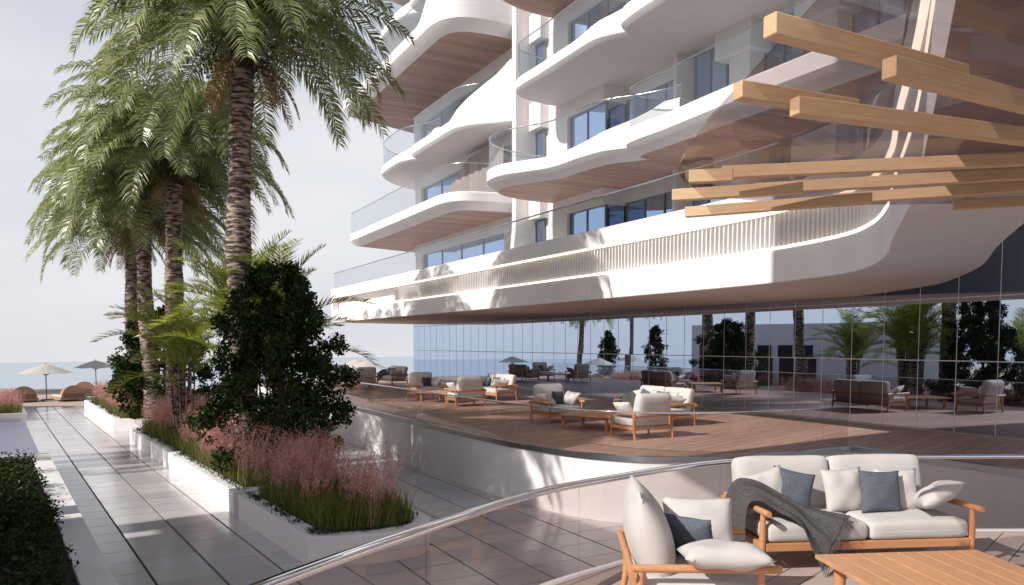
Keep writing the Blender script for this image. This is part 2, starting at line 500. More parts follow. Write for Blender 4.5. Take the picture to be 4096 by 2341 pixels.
tag(mb.build('paving', 'walk_tile_far', walk), kind='stuff')

# ---- plunge pool beside the walk
mb = MB(); mb.prism([Wk(13.1, -7), Wk(13.1, -.72), Wk(29.2, -.72), Wk(29.2, -7)], -1.45, -1.315)
tag(mb.build('pool', 'pool_water'), kind='structure')

# ---- raised timber deck and the near terrace
E1 = np.array([.665, .747]); E1N = np.array([.747, -.665])
def planks(poly, parent, mat, z0, z1, wdt=.26, gap=.006):
    c = [p[0] * E1N[0] + p[1] * E1N[1] for p in poly]
    k = math.floor(min(c) / wdt)
    while k * wdt < max(c):
        q = clip_half(poly, tuple(E1N), (k + 1) * wdt - gap)
        q = clip_half(q, tuple(-E1N), -(k * wdt + gap)) if q else q
        if len(q) >= 3:
            mb = MB(); mb.prism(q, z0, z1); mb.build('plank', mat, parent)
        k += 1
deck = empty('deck'); tag(deck, kind='structure')
planks(deck_poly, deck, 'deck_plank', -.03, 0.0)
mb = MB(); mb.prism(deck_poly, -.10, -.036); mb.build('deck_base', 'joint', deck)
def wall_band(path, off_out, off_in, z0, z1):
    N = normals2d(path); rings = []
    for p, n_ in zip(path, N):
        o = np.array(p[:2]) + n_ * off_out; i = np.array(p[:2]) + n_ * off_in
        rings.append([(o[0], o[1], z0), (o[0], o[1], z1), (i[0], i[1], z1), (i[0], i[1], z0)])
    m = MB(); m.loft(rings, True, True); return m
dw = empty('deck_retaining_wall', (0, 0, 0), 0, 'white curved retaining wall holding up the timber deck', 'wall')
wall_band(deck_curve + deck_right, -.02, .25, -1.38, -.105).build('wall', 'plaster', dw, True, 30)
wall_band(deck_curve + deck_right, -.05, .10, -.10, .012).build('edge_trim', 'steel', dw, True, 30)

terr_pts = [(-3.0, -.6), (-2.55, 1.0), (-1.95, 2.8), (-1.25, 4.3), (-.64, 5.36), (-.29, 5.95), (.0, 6.40), (.40, 6.92), (1.04, 7.5), (1.75, 8.1), (2.56, 8.58), (3.6, 8.82), (4.85, 8.9), (6.0, 8.92), (7.5, 8.92), (9, 8.92)]
terr_curve = [tuple(p) for p in smooth_path(terr_pts, 6)]
terr_poly = terr_curve + [(11.5, 8.92), (11.5, -4), (-3.2, -4)]
terr = empty('terrace_floor'); tag(terr, kind='structure')
planks(terr_poly, terr, 'terrace_plank', -.03, 0.0)
mb = MB(); mb.prism(terr_poly, -.10, -.036); mb.build('terrace_base', 'joint', terr)
tw = empty('terrace_retaining_wall', (0, 0, 0), 0, 'white curved wall under the edge of the near terrace', 'wall')
wall_band(terr_curve + [(11.4, 8.92)], -.03, .25, -1.38, -.105).build('wall', 'plaster', tw, True, 30)
wall_band(terr_curve + [(11.4, 8.92)], -.05, .06, -.10, .006).build('edge_trim', 'plaster', tw, True, 30)

def balustrade(name, label, path, step, h, rail_w, rail_h, gmat, rmat, z=0.):
    root = empty(name, (0, 0, 0), 0, label, 'balustrade')
    P = resample(path, .12); n = len(P)
    k = max(1, round(step / .12)); i = 0
    while i < n - 1:
        j = min(n - 1, i + k)
        if n - 1 - j < k // 3: j = n - 1
        seg = P[i:j + 1]
        N = normals2d(seg)
        # leave a hairline gap at the two ends
        seg = [np.array(p) for p in seg]
        seg[0] = seg[0] + (seg[1] - seg[0]) * .04; seg[-1] = seg[-1] + (seg[-2] - seg[-1]) * .04
        rings = [[(p[0] + q[0] * .008, p[1] + q[1] * .008, z - .08), (p[0] + q[0] * .008, p[1] + q[1] * .008, z + h), (p[0] - q[0] * .008, p[1] - q[1] * .008, z + h), (p[0] - q[0] * .008, p[1] - q[1] * .008, z - .08)] for p, q in zip(seg, N)]
        m = MB(); m.loft(rings, True, True); m.build('glass_panel', gmat, root, True, 30)
        i = j
    N = normals2d(P); rings = []
    prof = []
    for a in range(12):
        an = 2 * math.pi * a / 12
        ca, sa = math.cos(an), math.sin(an)
        prof.append((math.copysign(abs(ca) ** .6, ca) * rail_w / 2, math.copysign(abs(sa) ** .6, sa) * rail_h / 2))
    for p, q in zip(P, N):
        rings.append([(p[0] + q[0] * a, p[1] + q[1] * a, z + h + rail_h / 2 + b) for a, b in prof])
    m = MB(); m.loft(rings, True, True); m.build('handrail', rmat, root, True, 60)
    return root
balustrade('terrace_balustrade', 'curved glass balustrade with wide chrome handrail around the near sofa terrace', terr_curve, 2.1, .85, .11, .055, 'balustrade_glass', 'chrome')
deck_bal = [tuple(np.array(p) + n_ * .12) for p, n_ in zip(deck_curve, normals2d(deck_curve))]
balustrade('deck_balustrade', 'long curved glass balustrade with thin chrome handrail along the timber deck', deck_bal, 2.2, .84, .06, .035, 'deck_glass', 'chrome')

# ================================================================ BUILDING
bld = empty('hotel_building', S(20, -4, -1.3) if False else (0, 0, 0), 0, 'white multi storey hotel with curved balconies and wooden soffits', 'building')
def sbox(m, s0, s1, t0, t1, z0, z1):
    a = [S(s0, t0), S(s1, t0), S(s1, t1), S(s0, t1)]
    m.prism(a, z0, z1); return m

SOF = [8.2, 12.1, 15.9, 19.8, 23.7]
FLOORS = [5.0] + [z + .5 for z in SOF]
# core volumes
m = MB(); sbox(m, 20.9, 36.9, -9, -.25, 5.0, 25.4); m.build('core_wall', 'plaster', bld)
m = MB(); sbox(m, -12, 18.0, -9, -.5, 5.0, 25.4); m.build('core_wall', 'plaster', bld)
m = MB(); sbox(m, 18.0, 20.9, -9, .48, 5.0, 25.4); m.build('slot_wall', 'plaster', bld)

def window(s0, s1, t, z0, z1, n, horiz=None, side=False):
    root = empty('window'); root.parent = bld
    f = MB(); b = .036
    sbox(f, s0, s1, t - .04, t + .05, z0, z0 + b); sbox(f, s0, s1, t - .04, t + .05, z1 - b, z1)
    for k in range(n + 1):
        c = s0 + (s1 - s0) * k / n
        w = b / 2
        sbox(f, max(s0, c - w), min(s1, c + w), t - .038, t + .048, z0 + b, z1 - b)
    f.build('frame', 'frame_dark', root)
    for k in range(n):
        a = s0 + (s1 - s0) * k / n + b / 2; e = s0 + (s1 - s0) * (k + 1) / n - b / 2
        g = MB(); sbox(g, a, e, t - .02, t, z0 + b, z1 - b); g.build('pane', 'window_glass', root)
    return root

for k in range(5):
    z0 = FLOORS[k]; zs_ = SOF[k]
    if k == 4: zs_ = 23.7
    wt = zs_ - .62
    # left block: bulkhead and piers stand proud, glass set back
    m = MB()
    sbox(m, 20.9, 34.2, -.25, .85, wt, zs_ + .05)
    sbox(m, 20.9, 22.6, -.25, .80, z0, wt)
    sbox(m, 33.2, 34.2, -.25, .80, z0, wt)
    m.build('wall_face', 'plaster', bld)
    window(22.6, 33.2, .6, z0, wt, 4)
    # right block
    m = MB()
    sbox(m, 14.35, 18.0, -.5, .9, wt, zs_ + .05)
    sbox(m, 16.9, 18.0, -.5, .9, z0, wt)
    sbox(m, 10.85, 14.35, -.5, -.1, wt + .1, zs_ + .05)
    m.build('wall_face', 'plaster', bld)
    window(14.4, 16.9, .72, z0, wt, 2)
    window(10.9, 14.3, -.22, z0, wt + .1, 3)
    m = MB(); sbox(m, 14.36, 14.39, -.18, .66, z0, wt); m.build('corner_pane', 'window_glass', bld)
    m = MB(); sbox(m, 10.70, 10.85, -.5, .45, z0, zs_ + .05); m.build('fin_wall', 'plaster', bld)
    s = 10.65
    while s > -9:
        window(s - 2.3, s, -.35, z0, zs_ + .02, 3)
        m = MB(); sbox(m, s - 3.15, s - 2.3, -.5, .30, z0, zs_ + .05); sbox(m, s - 3.4, s - 1.9, -.5, .55, zs_ - .9, zs_ + .05)
        m.build('pier', 'plaster', bld)
        s -= 3.15
    # slot between the blocks: spandrel box and narrow window
    m = MB(); sbox(m, 19.05, 20.06, .48, .92, zs_ - .45, zs_ + .75); m.build('spandrel_box', 'plaster', bld)
    window(19.25, 20.02, .55, z0 + .8, zs_ - .5, 1)
# tall fin between the blocks, its foot flaring out under each curved parapet
zz = np.linspace(5.0, 25.4, 60)
def fin_t(z):
    f = 1.55
    if z < 7.5: f += .25 * (1 - (z - 5) / 2.5)
    return f
rings = []
for z in zz:
    f = fin_t(z)
    rings.append([S(20.1, -1.2, z), S(20.1, f, z), S(20.2, f + .05, z), S(20.42, f + .02, z), S(20.5, f - .06, z), S(20.5, -1.2, z)])
m = MB(); m.loft(rings, True, True); m.build('fin_wall', 'plaster', bld, True, 35)

def seg_smooth(segs, per=7):
    out = []
    for s_ in segs:
        p = smooth_path(s_, per) if len(s_) > 2 else [np.array(q, float) for q in s_]
        out += p if not out or np.linalg.norm(p[0] - out[-1]) > 1e-6 else p[1:]
    return out

def balcony(segs, zsof, zfb, inset, top, soffit_mat, floor_z, glass_h=.95, no_glass=lambda s, t: False):
    """segs in (s, t) from far end to near end; top(s, i) gives height of the solid parapet over zfb"""
    root = empty('balcony'); root.parent = bld
    P = seg_smooth(segs)
    N = normals2d(P)
    # the walk goes from large s to small s with t outward; the inward normal points to smaller t
    N = [(-n_ if np.dot(n_, np.array([np.mean([q[0] for q in P]), -3]) - p) < 0 else n_) for n_, p in zip(N, P)]
    def q(p, n_, off): return p + n_ * off
    ring = []
    tops = [zfb + top(p[0], p[1]) for p in P]
    for p, n_, zt in zip(P, N, tops):
        a = q(p, n_, inset); b = q(p, n_, inset * .35); c_ = p; d_ = q(p, n_, .03); e = q(p, n_, .20)
        ring.append([S(a[0], a[1], zsof), S(b[0], b[1], zsof + (zfb - zsof) * .55), S(c_[0], c_[1], zfb), S(c_[0], c_[1], zt - .05), S(d_[0], d_[1], zt), S(e[0], e[1], zt), S(e[0], e[1], floor_z)])
    m = MB(); m.loft(ring, False, False); m.build('parapet', 'plaster', root, True, 25, fix=True)
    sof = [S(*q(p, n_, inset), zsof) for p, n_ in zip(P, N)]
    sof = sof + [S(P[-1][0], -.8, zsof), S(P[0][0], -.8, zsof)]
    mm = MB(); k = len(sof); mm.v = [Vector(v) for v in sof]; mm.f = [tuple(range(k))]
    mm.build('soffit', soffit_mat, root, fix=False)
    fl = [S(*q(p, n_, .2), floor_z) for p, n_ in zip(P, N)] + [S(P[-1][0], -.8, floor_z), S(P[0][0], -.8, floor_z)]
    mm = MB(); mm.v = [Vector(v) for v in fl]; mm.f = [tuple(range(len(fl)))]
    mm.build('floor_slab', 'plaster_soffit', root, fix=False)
    # glass and thin rail where the parapet is low
    run = []
    def flush():
        if len(run) >= 3:
            rr = [[(x[0], x[1], z), (x[0], x[1], zg)] for x, z, zg in run]
            g = MB(); g.loft(rr, False, False); g.build('glass_panel', 'balcony_glass', root, True, 50, fix=False)
            t_ = MB(); t_.tube([(x[0], x[1], zg + .012) for x, z, zg in run], .022, 6); t_.build('handrail', 'steel', root, True, 60)
        run.clear()
    for p, n_, zt in zip(P, N, tops):
        zg = floor_z + glass_h + .55
        if zt < zg - .12 and p[1] > .3 and not no_glass(*p): run.append((S(*q(p, n_, .1)), zt - .03, zg))
        else: flush()
    flush()
    return root

W_LEFT = [[(38.0, -.3), (36.55, 4.2)], [(36.55, 4.2), (30, 4.25), (24, 4.3), (22.4, 4.28), (21.5, 4.05), (20.95, 3.5), (20.7, 2.6), (20.55, 1.6), (20.6, .4)]]
W_LEFT4 = [[(38.0, -.3), (36.3, 4.6)], [(36.3, 4.6), (30, 4.65), (24, 4.7), (22.2, 4.68), (21.3, 4.4), (20.75, 3.8), (20.5, 2.9), (20.45, 1.6), (20.6, .4)]]
C_LEFT1 = [[(37.0, -.3), (36.4, .8), (35.5, 2.0), (34.2, 2.9), (33.0, 3.15), (30.8, 3.2), (29.9, 3.0), (29.2, 2.6), (28.4, 2.3), (27.4, 2.1)]]
C_LEFT2 = [[(28.2, -.3), (28.85, 1.6), (29.0, 2.5), (28.8, 3.0), (28.2, 3.25), (25.1, 3.3), (23.2, 3.3), (22.4, 3.05), (21.7, 2.5), (21.2, 2.0), (20.55, 1.5)]]
R_WOOD1 = [[(18.6, -.3), (18.55, 2.2), (18.1, 3.6), (17.4, 4.35), (16.6, 4.62), (15.7, 4.55), (14.8, 4.1), (14.1, 3.72), (13.3, 3.55), (12.1, 3.5), (11.1, 3.35), (10.6, 3.1), (10.1, 2.75), (9.4, 2.35), (8.6, 2.1)]]
R_WOOD2 = [[(9.6, -.3), (10.15, 1.5), (10.3, 2.3), (10.15, 2.9), (9.7, 3.25), (9.0, 3.32), (7.8, 3.3), (5.4, 3.4), (2, 3.4), (-3, 3.4), (-8, 3.4)]]
R_WHITE1 = [[(17.8, -.3), (17.75, 1.6), (17.5, 2.8), (17.0, 3.25), (16.3, 3.38), (15.0, 3.38), (12.8, 3.42), (11.4, 3.42), (10.75, 3.15), (10.1, 2.75), (9.4, 2.35), (8.6, 2.1)]]
R_WHITE2 = [[(9.7, -.3), (10.2, 1.5), (10.35, 2.4), (10.25, 2.95), (9.95, 3.35), (9.4, 3.52), (7.8, 3.6), (2, 3.6), (-3, 3.6), (-8, 3.6)]]
def sm(a, b, x):
    x = min(1, max(0, (x - a) / (b - a))); return x * x * (3 - 2 * x)
top_flat = lambda s, t: .42
top_l4 = lambda s, t: .55 + 2.6 * min(1, max(0, (23.8 - s) / 3.0)) ** 1.2
top_c1 = lambda s, t: .42 + .9 * min(1, max(0, (31.0 - s) / 3.0)) ** 2
top_c = lambda s, t: .42 + 2.3 * min(1, max(0, (23.5 - s) / 2.9)) ** 1.3
top_r = lambda s, t: .42 + .85 * min(1, max(0, (12.8 - s) / 3.6)) ** 2
top_r2 = lambda s, t: .46
top_rw = lambda s, t: .36 + .9 * min(1, max(0, (12.8 - s) / 3.6)) ** 2
top_rw2 = lambda s, t: .46
balcony(W_LEFT, 8.2, 8.54, .50, top_flat, 'wood_soffit', 8.7)
balcony(C_LEFT1, 12.1, 12.22, .14, top_c1, 'plaster_soffit', 12.5)
balcony(C_LEFT2, 12.06, 12.2, .14, top_c, 'plaster_soffit', 12.52)
balcony(W_LEFT4, 15.9, 16.32, .50, top_l4, 'wood_soffit', 16.5)
balcony(C_LEFT1, 19.8, 19.92, .14, top_c1, 'plaster_soffit', 20.2)
balcony(C_LEFT2, 19.76, 19.9, .14, top_c, 'plaster_soffit', 20.22)
balcony(W_LEFT4, 23.7, 24.12, .50, top_l4, 'wood_soffit', 24.3)
balcony(R_WOOD1, 8.2, 8.54, .46, top_r, 'wood_soffit', 8.7)
balcony(R_WOOD2, 8.15, 8.50, .46, top_r2, 'wood_soffit', 8.72)
balcony(R_WHITE1, 12.1, 12.24, .16, top_rw, 'plaster_soffit', 12.45)
balcony(R_WHITE2, 12.05, 12.2, .16, top_rw2, 'plaster_soffit', 12.47)
balcony(R_WOOD1, 15.9, 16.24, .46, top_r, 'wood_soffit', 16.4)
balcony(R_WOOD2, 15.85, 16.20, .46, top_r2, 'wood_soffit', 16.42)
# woven privacy screen on the first left balcony
m = MB()
N_ = 26
ring = []
for k in range(N_ + 1):
    s = 28.6 - 7.0 * k / N_
    t = 1.35 + .05 * math.sin(k * 2.2)
    ring.append([S(s, t, 8.72), S(s, t, 10.4 + 1.2 * sm(28.6, 25.0, s))])
m.loft(ring, False, False); m.build('privacy_screen', 'curtain', bld, True, 60, fix=False)

# ---- podium slab that sweeps round into a footbridge over the terrace
pod_pts = [(-10.87, 46.36), (-6.5, 38.4), (-2, 30.25), (1.5, 23.9), (4.05, 19.25), (5.4, 16.6), (6.08, 14.4), (6.0, 12.9), (5.45, 11.2), (4.67, 9.45), (3.6, 6.95), (2.6, 4.85), (1.57, 2.75), (.3, .2), (-1.1, -2.6)]
pod = [np.array(p) for p in resample(smooth_path(pod_pts, 10), .25)]
pod_back = [S(37.3, -.2), S(20, -.2), S(4.0, -.2), (9.3, 17.3), (8.75, 15.2), (7.75, 12.7), (6.43, 10.2), (5.45, 8.2), (4.4, 6.0), (3.35, 3.8), (2.0, 1.2), (.6, -1.6)]
pod_back = [tuple(p) for p in pod_back[:2]] + [tuple(p) for p in smooth_path(pod_back[2:], 6)]
slab = empty('podium_slab'); slab.parent = bld
NP = normals2d(pod)
# inward normal: to the left of the walking direction is +; pick the side of the facade
NI = [n_ if n_ @ np.array([.88, .48]) > 0 else -n_ for n_ in NP]
def prof_loft(prof, name, mat, smooth=True, i0=0, i1=None):
    rings = [[(p[0] + n_[0] * a, p[1] + n_[1] * a, z) for a, z in prof] for p, n_ in list(zip(pod, NI))[i0:i1]]
    m = MB(); m.loft(rings, True, True); return m.build(name, mat, slab, smooth, 30)
prof_loft([(.0, 3.5), (0, 4.18), (.50, 4.18), (.50, 3.5)], 'lower_fascia', 'plaster')
prof_loft([(.42, 4.182), (.42, 4.998), (.50, 4.998), (.50, 4.182)], 'recess_back', 'plaster')
prof_loft([(.0, 5.0), (0, 5.5), (.50, 5.5), (.50, 5.0)], 'upper_fascia', 'plaster')
prof_loft([(-.015, 4.182), (-.015, 4.235), (.05, 4.235), (.05, 4.182)], 'led_strip', 'led')
prof_loft([(-.015, 4.945), (-.015, 4.998), (.05, 4.998), (.05, 4.945)], 'led_strip', 'led')
poly = [tuple(p + n_ * .012) for p, n_ in zip(pod, NI)] + pod_back[::-1]
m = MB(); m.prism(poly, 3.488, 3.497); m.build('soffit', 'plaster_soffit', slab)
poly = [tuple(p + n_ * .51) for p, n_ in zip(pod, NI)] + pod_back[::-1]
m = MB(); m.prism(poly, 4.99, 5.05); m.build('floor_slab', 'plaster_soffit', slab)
# back face of the bridge
m = MB(); rings = []
bp = [np.array(p) for p in pod_back[3:]]
for p, n_ in zip(bp, normals2d(bp)):
    n_ = n_ if n_ @ np.array([.88, .48]) > 0 else -n_
    rings.append([(p[0], p[1], 3.5), (p[0], p[1], 5.5), (p[0] - n_[0] * .2, p[1] - n_[1] * .2, 5.5), (p[0] - n_[0] * .2, p[1] - n_[1] * .2, 3.5)])
m.loft(rings, True, True); m.build('back_fascia', 'plaster', slab, True, 30)
m = MB(); a = np.array(pod[0]); b = np.array(pod_back[0]); q = (b - a) / np.linalg.norm(b - a); pr = np.array([q[1], -q[0]]) * .02
m.prism([tuple(a + pr * 2 + q * .01), tuple(b + pr * 2), tuple(b - pr * 8), tuple(a - pr * 8 + q * .01)], 3.5, 5.5); m.build('end_fascia', 'plaster', slab)
# vertical fins in the recess
fin_path = resample(pod, .145)
cut = [i for i, p in enumerate(fin_path) if p[1] < 37.0 and p[1] > 7.2]
fin_path = fin_path[cut[0]:cut[-1]]
fin_n = normals2d(fin_path)
fin_mesh = None; count = 0
for p, n_ in zip(fin_path, fin_n):
    if count >= 298: break
    n_ = n_ if n_ @ np.array([.88, .48]) > 0 else -n_
    if fin_mesh is None:
        f = MB(); f.box(-.019, .019, .05, .15, 4.236, 4.944); o = f.build('fin', 'plaster', slab); fin_mesh = o.data
    else:
        o = bpy.data.objects.new('fin', fin_mesh); COL.objects.link(o); o.parent = slab
    o.location = (p[0], p[1], 0); o.rotation_euler = (0, 0, math.atan2(-n_[0], n_[1]))
    count += 1
# glass on top of the parapet
gp = [p + n_ * .12 for p, n_ in zip(pod, NI)]
i = 0
while i < len(gp) - 1:
    if gp[i][1] < 7: break
    j = min(len(gp) - 1, i + 12)
    m = MB(); m.loft([[(p[0], p[1], 5.48), (p[0], p[1], 6.42)] for p in gp[i:j + 1]], False, False); m.build('glass_panel', 'balcony_glass', slab, True, 50, fix=False)
    i = j
m = MB(); m.tube([(p[0], p[1], 6.435) for p in gp if p[1] > 7], .022, 6); m.build('handrail', 'frame_dark', slab, True, 60)

# ---- glass curtain wall under the podium
cw = empty('curtain_wall'); cw.parent = bld
pw = .9685
k = -7
while True:
    s0 = -.02 + k * pw
    if s0 > 36.6: break
    s1 = min(s0 + pw, 36.9)
    zt = 3.5 if s0 > 4.2 else 8.0
    for (za, zb) in ((.09, 1.776), (1.804, 3.29), (3.318, 3.49)) if zt < 4 else ((.09, 1.776), (1.804, 3.29), (3.318, 5.6), (5.61, 8.0)):
        ja, jb = random.uniform(-.0012, .0012), random.uniform(-.0012, .0012)
        g = MB(); g.prism([S(s0 + .0075, -.03), S(s1 - .0075, -.03), S(s1 - .0075, ja), S(s0 + .0075, jb)], za, zb); g.build('pane', 'facade_glass', cw)
    g = MB(); sbox(g, s0 - .0065, s0 + .0065, -.05, .005, .02, zt - .005); g.build('mullion', 'frame_light', cw)
    k += 1
g = MB(); sbox(g, -7, 36.9, -.045, .004, 1.778, 1.802); g.build('transom', 'frame_light', cw)
g = MB(); sbox(g, -7, 36.9, -.045, .004, 3.292, 3.316); g.build('transom', 'frame_light', cw)
g = MB(); sbox(g, -7, 36.9, -.05, .03, .0, .088); g.build('sill', 'steel', cw)
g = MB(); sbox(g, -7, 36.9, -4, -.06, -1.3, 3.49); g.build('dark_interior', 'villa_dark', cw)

# ---- pergola of timber slats under a tinted glass sheet, close over the terrace
def Gpx(u, v, z):
    x = (u - 2048) / 3050.; y = -(v - (1376 + 3050 * math.tan(R(3.5)))) / 3050.
    c_, s_ = math.cos(R(3.5)), math.sin(R(3.5))
    r = (x, c_ + y * s_, -s_ + y * c_); k = (z - EYE) / r[2]
    return np.array([r[0] * k, r[1] * k])
perg = empty('pergola', (2.6, 4.2, 0), 0, 'timber slat pergola with tinted glass sheet above the near terrace', 'pergola')
glass_edge = smooth_path([(1.0, .6), (1.0, 2.0), (.99, 3.2), (.98, 4.0), (1.02, 4.6), (1.12, 5.15), (1.45, 5.75), (2.2, 6.1), (3.4, 6.15), (5.2, 5.7), (7, 5.2)], 6)
gl_poly = [tuple(p - np.array([2.6, 4.2])) for p in glass_edge] + [(4.4, -3.6)]
m = MB(); m.prism(gl_poly, 3.312, 3.324); m.build('glass_sheet', 'canopy_glass', perg)
SLATS = [((3102.5, 134), (3877, 334), 3.225), ((3582, 304), (4096, 432), 3.140), ((2966.5, 390), (3439, 463), 3.225), ((3194.7, 455), (4096, 570), 3.140),
         ((2755, 731), (2932.5, 723), 3.140), ((2887, 712), (4096, 659), 3.225), ((2687, 802), (3212, 772), 3.140), ((3019, 776), (4096, 716), 3.225),
         ((2738, 868), (3488, 813), 3.140), ((3337, 815.5), (4096, 765), 3.225), ((3813, 838), (4500, 800), 3.225)]
for a, b, z in SLATS:
    A = Gpx(*a, z); B = Gpx(*b, z)
    if b[0] >= 4096: B = A + (B - A) * 1.5
    d_ = (B - A); L = np.linalg.norm(d_); d_ /= L
    o = MB().box(0, L, .0, .058, 0, .074).build('slat', 'beam', perg)
    bevel(o, .004, 1)
    o.location = (A[0] - 2.6, A[1] - 4.2, z); o.rotation_euler = (0, 0, math.atan2(d_[1], d_[0]))
# posts outside the frame carry the pergola
for x, y in ((4.9, 3.4), (6.6, 4.2)):
    MB().box(x - 2.66, x - 2.54, y - 4.26, y - 4.14, 0, 3.31).build('post', 'beam', perg)
MB().box(2.2, 4.2, -.55, -.45, 3.05, 3.138).build('cross_beam', 'beam', perg)

# ---- upper wing of the hotel that stands over the camera, outside the frame
wing = empty('hotel_wing', (0, 0, 0), 0, 'upper hotel wing outside the frame above the camera, shading the curved fascia', 'building')
m = MB(); m.prism([Wk(-17, -6.0), Wk(-17, -3.2), Wk(-1.6, -3.2), Wk(-1.6, -6.0)], 10.6, 26); m.build('wall', 'plaster', wing)
m = MB(); m.prism([Wk(-16.8, -5.8), Wk(-16.8, -3.4), Wk(-14.5, -3.4), Wk(-14.5, -5.8)], -1.4, 10.59); m.build('pier', 'plaster', wing)
# ---- neighbouring villas beyond the walk (one seen mirrored in the glass, one throwing the near shade)
v1 = empty('villa', (0, 0, 0), 0, 'low white villa with tall dark windows mirrored in the glass facade', 'villa')
fa = np.array([-28.4, 20.9]); fb = np.array([-30.4, 39.6]); fd = (fb - fa) / np.linalg.norm(fb - fa); fn_ = np.array([fd[1], -fd[0]])
def V(a, b): p = fa + fd * a + fn_ * b; return (p[0], p[1])
L = np.linalg.norm(fb - fa)
m = MB(); m.prism([V(0, 0), V(L, 0), V(L, -9), V(0, -9)], -1.4, 3.75); m.build('wall', 'plaster', v1)
for k in range(6):
    a = 8.6 + k * 1.65
    w_ = empty('window'); w_.parent = v1
    m = MB(); m.prism([V(a, .01), V(a + 1.3, .01), V(a + 1.3, .05), V(a, .05)], -1.2, 2.2); m.build('frame', 'frame_light', w_)
    m = MB(); m.prism([V(a + .08, .052), V(a + 1.22, .052), V(a + 1.22, .07), V(a + .08, .07)], -1.1, 2.1); m.build('pane', 'villa_dark', w_)
v2 = empty('pavilion', (0, 0, 0), 0, 'white garden pavilion left of the walk, throwing shade across the near paving', 'pavilion')
m = MB(); m.prism([Wk(-3.6, -9), Wk(3.25, -9), Wk(3.25, -15), Wk(-3.6, -15)], -1.4, 10.2); m.build('wall', 'plaster', v2)
m = MB(); m.prism([Wk(3.63, -9.2), Wk(4.05, -9.2), Wk(4.05, -9.6), Wk(3.63, -9.6)], -1.4, 10.2); m.build('column', 'plaster', v2)
m = MB(); m.prism([Wk(-3.9, -8.6), Wk(4.05, -8.6), Wk(4.05, -15.3), Wk(-3.9, -15.3)], 10.2, 10.5); m.build('roof', 'plaster', v2)
# ================================================================ FURNITURE
def rounded_box(w, d, h, r, n=8, crown=0., squash=0., seed=0):
    """soft box centred on x,y with its base at z=0"""
    rg = np.random.default_rng(seed)
    g = np.linspace(-1, 1, n + 1)
    g = np.sign(g) * (1 - (1 - np.abs(g)) ** 1.6)          # finer near the edges
    V = []; F = []; idx = {}
    half = np.array([w / 2, d / 2, h / 2])
    def vert(p):
        key = tuple(np.round(p, 5))
        if key in idx: return idx[key]
        q = np.array(p) * half
        inn = np.clip(q, -(half - r), half - r)
        dlt = q - inn; l = np.linalg.norm(dlt)
        if l > 1e-9: q = inn + dlt / l * r
        fx = 1 - (q[0] / half[0]) ** 2; fy = 1 - (q[1] / half[1]) ** 2
        q[2] += (crown if q[2] > 0 else -crown * .3) * max(0, fx) ** .6 * max(0, fy) ** .6
        q[1] += math.copysign(squash, q[1]) * max(0, fx) ** .5 * max(0, 1 - (q[2] / half[2]) ** 2) if squash else 0
        q[2] += .004 * math.sin(9 * q[0] + seed) * math.sin(8 * q[1] + 2 * seed)
        idx[key] = len(V); V.append((q[0], q[1], q[2] + h / 2)); return idx[key]
    for ax in range(3):
        for sg in (-1, 1):
            for i in range(n):
                for j in range(n):
                    c = []
                    for (a, b) in ((g[i], g[j]), (g[i + 1], g[j]), (g[i + 1], g[j + 1]), (g[i], g[j + 1])):
                        p = [0, 0, 0]; p[ax] = sg; p[(ax + 1) % 3] = a; p[(ax + 2) % 3] = b; c.append(vert(p))
                    F.append(tuple(c) if sg > 0 else tuple(c[::-1]))
    m = MB(); m.v = [Vector(v) for v in V]; m.f = F
    return m

def pillow(w, h, t, seed=0, n=16, sag=0., wk=1., ear=.075, pw=2.6):
    """scatter pillow lying in the XZ plane, centre at the origin, thickness along Y, seam round the rim"""
    rg = np.random.default_rng(seed)
    ph = rg.uniform(0, 6.28, 6)
    V = []; F = []
    for side in (1, -1):
        base = len(V)
        for i in range(n + 1):
            for j in range(n + 1):
                x = -1 + 2 * i / n; z = -1 + 2 * j / n
                ex = 1 - ear * (1 - z * z); ez = 1 - ear * (1 - x * x)
                px = x * ex; pz = z * ez
                th = ((1 - abs(x) ** 2.6) * (1 - abs(z) ** pw)) ** .5 if pw > 2 else ((1 - abs(x) ** 2.6) ** .5 * (1 - abs(z) ** pw) ** .8) if abs(x) < 1 and abs(z) < 1 else 0
                wr = .08 * math.sin(5.5 * x + ph[0]) * math.sin(4.5 * z + ph[1]) + .05 * math.sin(9 * x * z + ph[2]) + .05 * math.sin(12 * (x + z) + ph[3]) * (abs(x * z))
                edge = .05 * math.sin(22 * x + ph[4]) * abs(z) ** 6 + .05 * math.sin(22 * z + ph[5]) * abs(x) ** 6
                y = side * t / 2 * max(0, th * (1 + wr * wk)) + edge * t * .5 * wk
                V.append((px * w / 2, y, pz * h / 2 - sag * (x * x) * h))
        for i in range(n):
            for j in range(n):
                a = base + i * (n + 1) + j
                f = (a, a + n + 1, a + n + 2, a + 1)
                F.append(f if side < 0 else f[::-1])
    m = MB(); m.v = [Vector(v) for v in V]; m.f = F
    bmv = m
    return bmv

def weld(o, d=.0005):
    bm = bmesh.new(); bm.from_mesh(o.data); bmesh.ops.remove_doubles(bm, verts=bm.verts, dist=d)
    bmesh.ops.recalc_face_normals(bm, faces=bm.faces); bm.to_mesh(o.data); bm.free()
    o.data.polygons.foreach_set('use_smooth', [True] * len(o.data.polygons)); return o

